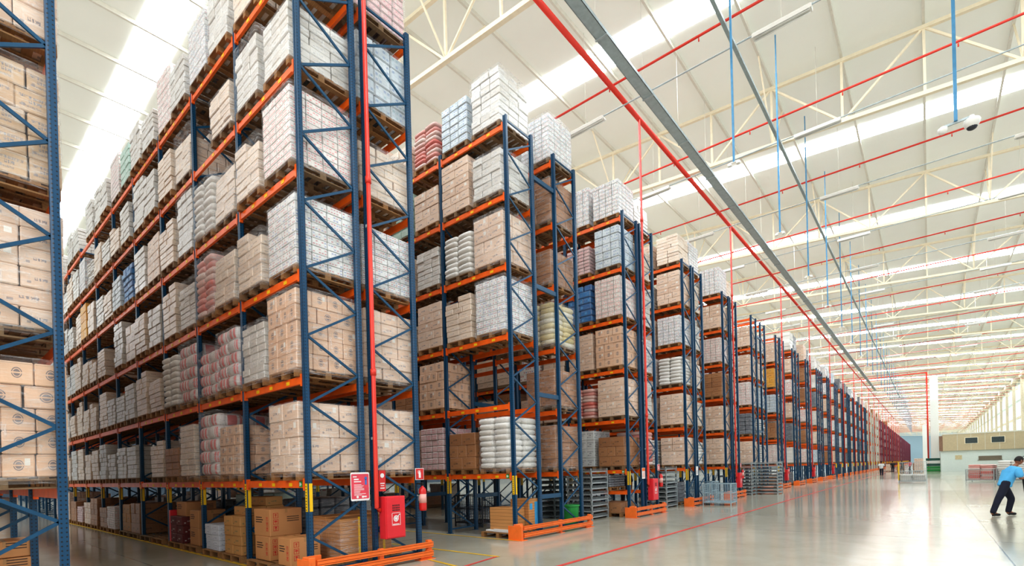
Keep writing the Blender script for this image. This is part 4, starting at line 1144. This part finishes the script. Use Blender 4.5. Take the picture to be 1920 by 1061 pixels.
# ------------------------------------------------------------------ floor lines
def strip(name, p, q, w, m, label, z=.004):
    p = Vector(p + (z,)); q = Vector(q + (z,)); n = (q - p).normalized().cross(Vector((0, 0, 1))) * w / 2
    b = MB(); b.poly([p - n, q - n, q + n, p + n][::-1]); b.poly([p - n, q - n, q + n, p + n]); b.f.pop(); b.uv.pop(); b.mi.pop(); b.sm.pop()
    tag(obj(name, b, mats=m), label, 'floor line')
strip('floor_line', (2.93, -3), (2.98, 300), .1, M['lineR'], 'long red line painted along the main aisle floor')
strip('floor_line', (-40, -.12), (-.2, -.12), .1, M['lineY'], 'yellow line on the floor in front of the nearest rack')
strip('floor_line', (-14, 3.32), (1.36, 3.32), .08, M['lineY'], 'yellow line on the floor behind the nearest rack', .0045)
strip('floor_line', (1.3, 3.3), (1.5, 2.1), .07, M['lineR'], 'short orange-red corner line beside the nearest guard', .005)
strip('floor_line', (.2, 2.35), (1.45, 2.1), .07, M['lineY'], 'short yellow line running from the nearest guard foot', .0055)
strip('floor_line', (-9, 5.3), (.3, 5.3), .08, M['lineY'], 'yellow line on the floor in front of the second rack', .0045)

# ------------------------------------------------------------------ overhead services
b = MB(); b.tube([(0, 2, 14.62), (0, 190, 14.62)], .085, 12)
tag(obj('sprinkler_main', b, loc=(.12, 0, 0), mats=M['redpipe']), 'thick red sprinkler main running over the rack ends', 'pipe')
for k in range(50):
    y = 11.2 + 5.66 * k
    b = MB(); b.tube([(-13, 0, 14.72), (XR - .2, 0, 14.72)], .038, 8)
    if k < 12:
        for q in range(11): b.tube([(-12 + q * 3, 0, 14.66), (-12 + q * 3, 0, 14.56)], .02, 6)
    tag(obj('sprinkler_pipe', b, loc=(0, y, 0), mats=M['redpipe']), ('thin red sprinkler pipe crossing the hall, %s from the camera' % ORD[k]) if k < 10 else 'far thin red sprinkler pipe crossing under the roof', 'pipe', 'red sprinkler branch pipes' if k < 10 else 'far red sprinkler pipes')
# wide cable tray
t = thing('cable_tray', 'wide grey cable tray running lengthwise under the roof', 'cable tray', (1.19, 0, 14.0))
b = MB(); b.box(-.17, .17, -8, 104, 0, .012); b.box(-.17, -.158, -8, 104, 0, .11); b.box(.158, .17, -8, 104, 0, .11); obj('tray', b, t, mats=M['tray'])
b = MB(); b.box(-.19, .19, -.03, .03, -.03, 0); bm_ = b.mesh('cross_bracket', M['zinc'])
b = MB(); b.tube([(-.18, 0, 0), (-.18, 0, ceil_z(1.1) - 14.02)], .008, 5); hm_ = b.mesh('hanger_rod', M['rib'])
for k in range(36):
    obj('cross_bracket', bm_, t, (0, -7 + k * 3.1, 0)); obj('hanger_rod', hm_, t, (0, -7 + k * 3.1, 0))
# narrow rail with droppers
t = thing('ceiling_rail', 'narrow grey rail under the roof to which blue droppers are fixed', 'rail', (3.93, 0, 14.0))
b = MB(); b.box(-.05, .05, -6, 120, 0, .02); b.box(-.05, -.03, -6, 120, .02, .09); b.box(.03, .05, -6, 120, .02, .09); obj('channel', b, t, mats=M['tray'])
def dropper(x, y, zb, label, group):
    t = thing('ceiling_dropper', label, 'conduit', (x, y, 0), 0, group)
    b = MB(); b.box(-.025, .025, -.025, .025, zb, 14.0 + 2.0); b.box(-.018, .018, -.018, .018, 16, ceil_z(x)); obj('conduit', b, t, mats=M['pale_blue'])
    b = MB(); b.cbox(-.12, .12, -.02, .02, zb - .02, zb + .02, .005); b.cbox(-.16, -.06, -.05, .05, zb - .09, zb - .01, .01); b.cbox(.06, .16, -.05, .05, zb - .09, zb - .01, .01); obj('junction_box', b, t, mats=M['white'])
for k in range(34):
    dropper(4.07, 10.6 + 5.66 * k, 10.2, ('blue conduit dropper hanging from the narrow rail, %s from the camera' % ORD[k]) if k < 8 else 'far blue dropper hanging in the row under the roof', 'blue droppers' if k < 8 else 'far blue droppers')
# security camera
t = thing('security_camera', 'white dome security cameras on a blue hanging conduit at upper right', 'security camera', (8.74, 12.75, 0))
b = MB(); b.box(-.035, .035, -.035, .035, 10.25, ceil_z(8.7) - .06); obj('conduit', b, t, mats=M['pale_blue'])
b = MB(); b.bar((-.25, 0, 10.2), (.3, .1, 10.28), .05, .05); obj('bracket', b, t, mats=M['zinc'])
b = MB(); b.lathe((.3, .1, 10.0), [(.03, -.02), (.1, 0), (.15, .07), (.17, .16), (.15, .2), (.06, .26), (.05, .3)], 18); obj('dome_housing', b, t, mats=M['white'])
b = MB(); b.sell(.3, .1, 10.04, .11, .11, .1, 1.0); obj('dome_lens', b, t, mats=M['darkgrey'])
b = MB(); b.lathe((-.25, 0, 10.05), [(.03, -.02), (.07, 0), (.1, .06), (.1, .12), (.05, .16)], 14); obj('small_dome', b, t, mats=M['white'])
# light battens on conduits
def batten(x, y, z, label, group):
    t = thing('batten_light', label, 'ceiling light', (x, y, z), 0, group)
    b = MB(); b.cbox(-.75, .75, -.14, .14, .02, .10, .01); b.bar((-.75, -.14, .02), (.75, -.14, .02), .01, .1); obj('housing', b, t, mats=M['white'])
    b = MB(); b.tube([(0, 0, .1), (0, 0, ceil_z(x) - z - .02)], .008, 5); obj('hanger', b, t, mats=M['rib'])
    for yy in (-.07, .07): b = MB(); b.tube([(-.7, yy, -.01), (.7, yy, -.01)], .022, 8); obj('tube', b, t, mats=M['white'])
n = 0
for k in range(12):
    y = 11.8 + 5.95 * k
    b = MB(); b.tube([(-8, 0, 14.33), (XR - .3, 0, 14.33)], .025, 8)
    tag(obj('light_conduit', b, loc=(0, y, 0), mats=M['zinc']), 'thin grey conduit carrying batten lights, %s from the camera' % ORD[k], 'conduit', 'light conduits')
    for x in ((-1.3, 5.1, 11.6) if k % 1 == 0 else ()):
        batten(x, y, 14.2, 'grey twin-tube batten light on the %s conduit, %s' % (ORD[k], {-1.3: 'above the rack ends', 5.1: 'above mid aisle', 11.6: 'near the right side'}[x]), 'batten lights')

# ------------------------------------------------------------------ people
def skin_mesh(name, verts, edges, radii, mat, parent, root=0, sub=2):
    me = bpy.data.meshes.new(name); me.from_pydata(verts, edges, []); me.materials.append(mat)
    o = bpy.data.objects.new(name, me); COL.objects.link(o)
    if parent: o.parent = parent
    sk = o.modifiers.new('s', 'SKIN'); sk.use_smooth_shade = True; sk.branch_smoothing = .4
    for i, r in enumerate(radii):
        me.skin_vertices[0].data[i].radius = r if isinstance(r, tuple) else (r, r)
        me.skin_vertices[0].data[i].use_root = (i == root)
    ss = o.modifiers.new('d', 'SUBSURF'); ss.levels = sub; ss.render_levels = sub
    return o
def hand(verts, edges, radii, wi, wrist, d, side, up, s=1.0):
    """palm + five fingers grown from wrist index wi; d forward, side thumb side, up back of hand"""
    d, side, up = Vector(d).normalized(), Vector(side).normalized(), Vector(up).normalized(); w = Vector(wrist)
    pal = len(verts); verts.append(tuple(w + d * .06 * s)); edges.append((wi, pal)); radii.append(.028 * s)
    for k, (off, L) in enumerate(((.03, .075), (.011, .085), (-.009, .08), (-.028, .062))):
        b = w + d * .09 * s + side * off * s; a = len(verts)
        verts += [tuple(b), tuple(b + d * L * .45 * s - up * .012 * s), tuple(b + d * L * .7 * s - up * .04 * s)]
        radii += [.011 * s, .009 * s, .008 * s]; edges += [(pal, a), (a, a + 1), (a + 1, a + 2)]
    a = len(verts); b = w + d * .035 * s + side * .035 * s
    verts += [tuple(b), tuple(b + d * .035 * s + side * .022 * s - up * .01 * s), tuple(b + d * .06 * s + side * .022 * s - up * .03 * s)]
    radii += [.012 * s, .011 * s, .009 * s]; edges += [(pal, a), (a, a + 1), (a + 1, a + 2)]

def person(loc, rz, label, shirt, trouser, pose, shoe=None):
    """local +X is the facing direction, +Y the left-hand side"""
    t = thing('person', label, 'person', loc, rz)
    P = pose
    V = [P['pelvis'], P['waist'], P['chest'], P['neck'], P['head0']]; E = [(0, 1), (1, 2), (2, 3), (3, 4)]
    Rd = [(.11, .13), (.10, .12), (.10, .12), .052, .056]
    for s in ('L', 'R'):
        b = len(V); V += [P['hip' + s], P['knee' + s], P['ank' + s], P['heel' + s], P['toe' + s]]
        E += [(0, b), (b, b + 1), (b + 1, b + 2), (b + 2, b + 3), (b + 2, b + 4)]; Rd += [.095, .06, .042, .04, .035]
        b = len(V); V += [P['sho' + s], P['elb' + s], P['wri' + s]]; E += [(2, b), (b, b + 1), (b + 1, b + 2)]; Rd += [.048, .04, .028]
        dv = Vector(P['wri' + s]) - Vector(P['elb' + s])
        hand(V, E, Rd, b + 2, P['wri' + s], dv, (0, -1 if s == 'L' else 1, .3), (0, 0, 1) if abs(dv.normalized().z) < .8 else (1, 0, 0))
    skin_mesh('body', V, E, Rd, M['skin'], t)
    # head
    hp = Vector(P['head']); tilt = P.get('tilt', 0)
    HM = Matrix.Translation(hp) @ Matrix.Rotation(tilt, 4, 'Y')
    b = MB(); nu, nv = 20, 14
    for j in range(nv + 1):
        ph = -math.pi / 2 + math.pi * j / nv
        for i in range(nu):
            th = 2 * math.pi * i / nu; x = math.cos(ph) * math.cos(th); y = math.cos(ph) * math.sin(th); z = math.sin(ph)
            X = x * .098; Y = y * (.077 - .018 * max(0, -z)); Z = z * .12
            if x > 0 and z < 0: X *= 1 - .12 * (-z)
            if x > .85 and -.35 < z < .15: X += .022 * (1 - abs(y) * 4 if abs(y) < .25 else 0)
            b.v.append(tuple(HM @ Vector((X, Y, Z))))
    for j in range(nv):
        for i in range(nu): b.face([j * nu + i, j * nu + (i + 1) % nu, (j + 1) * nu + (i + 1) % nu, (j + 1) * nu + i], None, 0, True)
    for sy in (-1, 1): b.sell(*(HM @ Vector((-.005, sy * .08, -.01))), .02, .012, .032, .9, 8, 6)
    h = obj('head', b, t, mats=M['skin'])
    b = MB()
    for sy in (-1, 1): b.sell(*(HM @ Vector((.09, sy * .03, .01))), .009, .012, .007, .9, 8, 6)
    obj('eye', b, h, mats=M['black'])
    b = MB(); b.sell(*(HM @ Vector((.088, 0, -.06))), .008, .024, .006, .9, 8, 6); obj('mouth', b, h, mats=M['icon'])
    b = MB()
    for j in range(9):
        ph = -.25 + (math.pi / 2 + .25) * j / 8
        for i in range(nu):
            th = 2 * math.pi * i / nu; x = math.cos(ph) * math.cos(th); y = math.cos(ph) * math.sin(th); z = math.sin(ph)
            if x > .45 and z < .55: z = .55 - .0 * x
            b.v.append(tuple(HM @ Vector((x * .106 - .004, y * .086, z * .13))))
    for j in range(8):
        for i in range(nu): b.face([j * nu + i, j * nu + (i + 1) % nu, (j + 1) * nu + (i + 1) % nu, (j + 1) * nu + i], None, 0, True)
    obj('hair', b, t, mats=M['hair'])
    # shirt
    mid = lambda a, c, f: tuple(Vector(a).lerp(Vector(c), f))
    V = [P['pelvis'], P['waist'], P['chest'], mid(P['chest'], P['neck'], .6)]; V[0] = tuple(Vector(V[0]) - Vector((0, 0, .10))); E = [(0, 1), (1, 2), (2, 3)]; Rd = [(.175, .205), (.165, .20), (.175, .215), (.10, .12)]
    for s in ('L', 'R'):
        b = len(V); V += [P['sho' + s], mid(P['sho' + s], P['elb' + s], .95)]; E += [(2, b), (b, b + 1)]; Rd += [.105, .088]
    skin_mesh('tshirt', V, E, Rd, shirt, t, 1)
    V = [P['pelvis'], mid(P['pelvis'], P['waist'], .9)]; E = [(0, 1)]; Rd = [(.15, .175), (.14, .165)]
    for s in ('L', 'R'):
        b = len(V); V += [P['hip' + s], mid(P['hip' + s], P['knee' + s], .5), P['knee' + s], mid(P['knee' + s], P['ank' + s], .5), mid(P['knee' + s], P['ank' + s], 1.12)]
        E += [(0, b), (b, b + 1), (b + 1, b + 2), (b + 2, b + 3), (b + 3, b + 4)]; Rd += [.118, .105, .088, .076, .072]
    skin_mesh('trousers', V, E, Rd, trouser, t, 0)
    for s in ('L', 'R'):
        a = Vector(P['ank' + s]); he = Vector(P['heel' + s]); to = Vector(P['toe' + s])
        skin_mesh('shoe', [tuple(a * .6 + he * .4), tuple(he), tuple(he.lerp(to, .5) + Vector((0, 0, .01))), tuple(to), tuple(to + (to - he).normalized() * .05)], [(0, 1), (1, 2), (2, 3), (3, 4)], [.05, .044, .048, .044, .03], shoe or M['black'], t, 1)
    return t
push = dict(pelvis=(0, 0, .90), waist=(.05, 0, 1.05), chest=(.19, 0, 1.27), neck=(.30, 0, 1.42), head0=(.36, 0, 1.47), head=(.39, 0, 1.55), tilt=.25,
            hipR=(-.04, -.10, .84), kneeR=(-.24, -.12, .48), ankR=(-.38, -.12, .11), heelR=(-.42, -.12, .045), toeR=(-.24, -.12, .045),
            hipL=(.06, .10, .84), kneeL=(.27, .12, .47), ankL=(.18, .12, .11), heelL=(.14, .12, .045), toeL=(.33, .12, .045),
            shoR=(.20, -.2, 1.31), elbR=(.22, -.25, 1.05), wriR=(.47, -.18, 1.09), shoL=(.26, .2, 1.31), elbL=(.36, .25, 1.06), wriL=(.56, .18, 1.12))
person((9.78, 16.9, 0), math.atan2(.640, .768) * .8, 'person in light blue t-shirt and navy trousers leaning forward to push a trolley', M['shirt'], M['trouser'], push).scale = (1.07, 1.07, 1.07)
walk = dict(pelvis=(0, 0, .93), waist=(.0, 0, 1.08), chest=(.01, 0, 1.32), neck=(.02, 0, 1.48), head0=(.03, 0, 1.53), head=(.04, 0, 1.62),
            hipR=(0, -.10, .88), kneeR=(-.05, -.1, .49), ankR=(-.16, -.1, .11), heelR=(-.2, -.1, .045), toeR=(-.03, -.1, .045),
            hipL=(0, .10, .88), kneeL=(.12, .1, .49), ankL=(.12, .1, .10), heelL=(.08, .1, .045), toeL=(.25, .1, .045),
            shoR=(0, -.2, 1.4), elbR=(.0, -.25, 1.12), wriR=(.12, -.26, .9), shoL=(0, .2, 1.4), elbL=(-.06, .25, 1.12), wriL=(.02, .27, .88))
person((3.75, 69.5, 0), math.pi / 2, 'distant person in a white shirt and dark trousers walking away along the aisle', M['whitecloth'], M['trouser'], walk)
for k, (x, y, m, lb) in enumerate(((4.0, 88, M['black'], 'very distant person in black, left of a group'), (5.0, 90, M['darkgrey'], 'very distant person in dark grey in the middle of a group'), (5.9, 91, M['pinkred'], 'very distant person in a pink top beside the far pallets'))):
    person((x, y, 0), math.pi * .5 + k, lb, m, M['trouser'], walk)
person((-1.55, STARTS[2] + 1.9 + .9, 0), math.pi * .7, 'person in dark work clothes standing behind the third rack posts', M['trouser'], M['trouser'], walk)
# trolley being pushed (mostly beyond the right edge)
t = thing('hand_trolley', 'black-framed trolley pushed by the person in light blue', 'trolley', (10.50, 17.45, 0), math.atan2(.640, .768) * .8)
b = MB()
for sy in (-.28, .28): b.tube([(0, sy, .12), (-.05, sy, .6), (-.1, sy, 1.08), (-.16, sy, 1.14)], .03, 8)
b.tube([(-.16, -.28, 1.14), (-.16, .28, 1.14)], .02, 8)
for z in (.3, .7): b.bar((-.02, -.28, z), (-.02, .28, z), .04, .05)
obj('handle_frame', b, t, mats=M['black'])
b = MB(); b.cbox(-.02, 1.3, -.35, .35, .2, .26, .01); obj('platform', b, t, mats=M['darkgrey'])
b = MB()
w = MB(); w.tube([(0, -.025, 0), (0, .025, 0)], .09, 16); wm = w.mesh('wheel', plain('red_wheel', (150, 60, 50), .5))
for x_ in (.12, 1.15):
    for sy in (-.28, .28): obj('wheel', wm, t, (x_, sy, .09))
    b.box(x_ - .03, x_ + .03, -.3, -.24, .1, .2); b.box(x_ - .03, x_ + .03, .24, .3, .1, .2)
obj('caster_fork', b, t, mats=M['darkgrey'])
put_l = put_load

# ------------------------------------------------------------------ light
w = bpy.data.worlds.new('World'); SC.world = w; w.use_nodes = True
w.node_tree.nodes['Background'].inputs[0].default_value = (.93, .96, 1, 1); w.node_tree.nodes['Background'].inputs[1].default_value = .9
def area(x, y, z, sx, sy, e, c=(1, .97, .92), rot=(0, 0, 0)):
    l = bpy.data.lights.new('fill_light', 'AREA'); l.shape = 'RECTANGLE'; l.size = sx; l.size_y = sy; l.energy = e; l.color = c
    o = bpy.data.objects.new('fill_light', l); COL.objects.link(o); o.location = (x, y, z); o.rotation_euler = rot; return o
area(6, -11, 9, 16, 9, 1100, (1, .97, .93), (math.radians(82), 0, 0))  # added fill lamp behind the camera, brightens rack ends and goods

# ------------------------------------------------------------------ camera
c = bpy.data.cameras.new('Camera'); cam = bpy.data.objects.new('Camera', c); COL.objects.link(cam); SC.camera = cam
CX, CY, CH, A, F, PX, PY, ROLL, PITCH = 8.0715, -4.3363, 1.7476, .70317, 937.65, 947.54, 884.68, -.026, -.0021
fw = Vector((-math.sin(A), math.cos(A), 0)); rt = Vector((math.cos(A), math.sin(A), 0)); up = Vector((0, 0, 1))
f2 = fw * math.cos(PITCH) + up * math.sin(PITCH); u2 = -fw * math.sin(PITCH) + up * math.cos(PITCH)
r2 = rt * math.cos(ROLL) + u2 * math.sin(ROLL); u3 = -rt * math.sin(ROLL) + u2 * math.cos(ROLL)
Mx = Matrix((r2, u3, -f2)).transposed().to_4x4(); Mx.translation = Vector((CX, CY, CH)); cam.matrix_world = Mx
c.sensor_width = 36; c.lens = F / 1920 * 36
c.shift_x = -(PX - 960) / 1920; c.shift_y = (PY - 530.5) / 1920
c.clip_end = 800; c.clip_start = .05
SC.view_settings.view_transform = 'Standard'; SC.view_settings.look = 'None'; SC.view_settings.exposure = .2; SC.view_settings.gamma = .86
SC.cycles.max_bounces = 7; SC.cycles.diffuse_bounces = 4; SC.cycles.glossy_bounces = 3; SC.cycles.transparent_max_bounces = 12
SC.cycles.sample_clamp_indirect = 6; SC.cycles.use_adaptive_sampling = True; SC.cycles.adaptive_threshold = .03
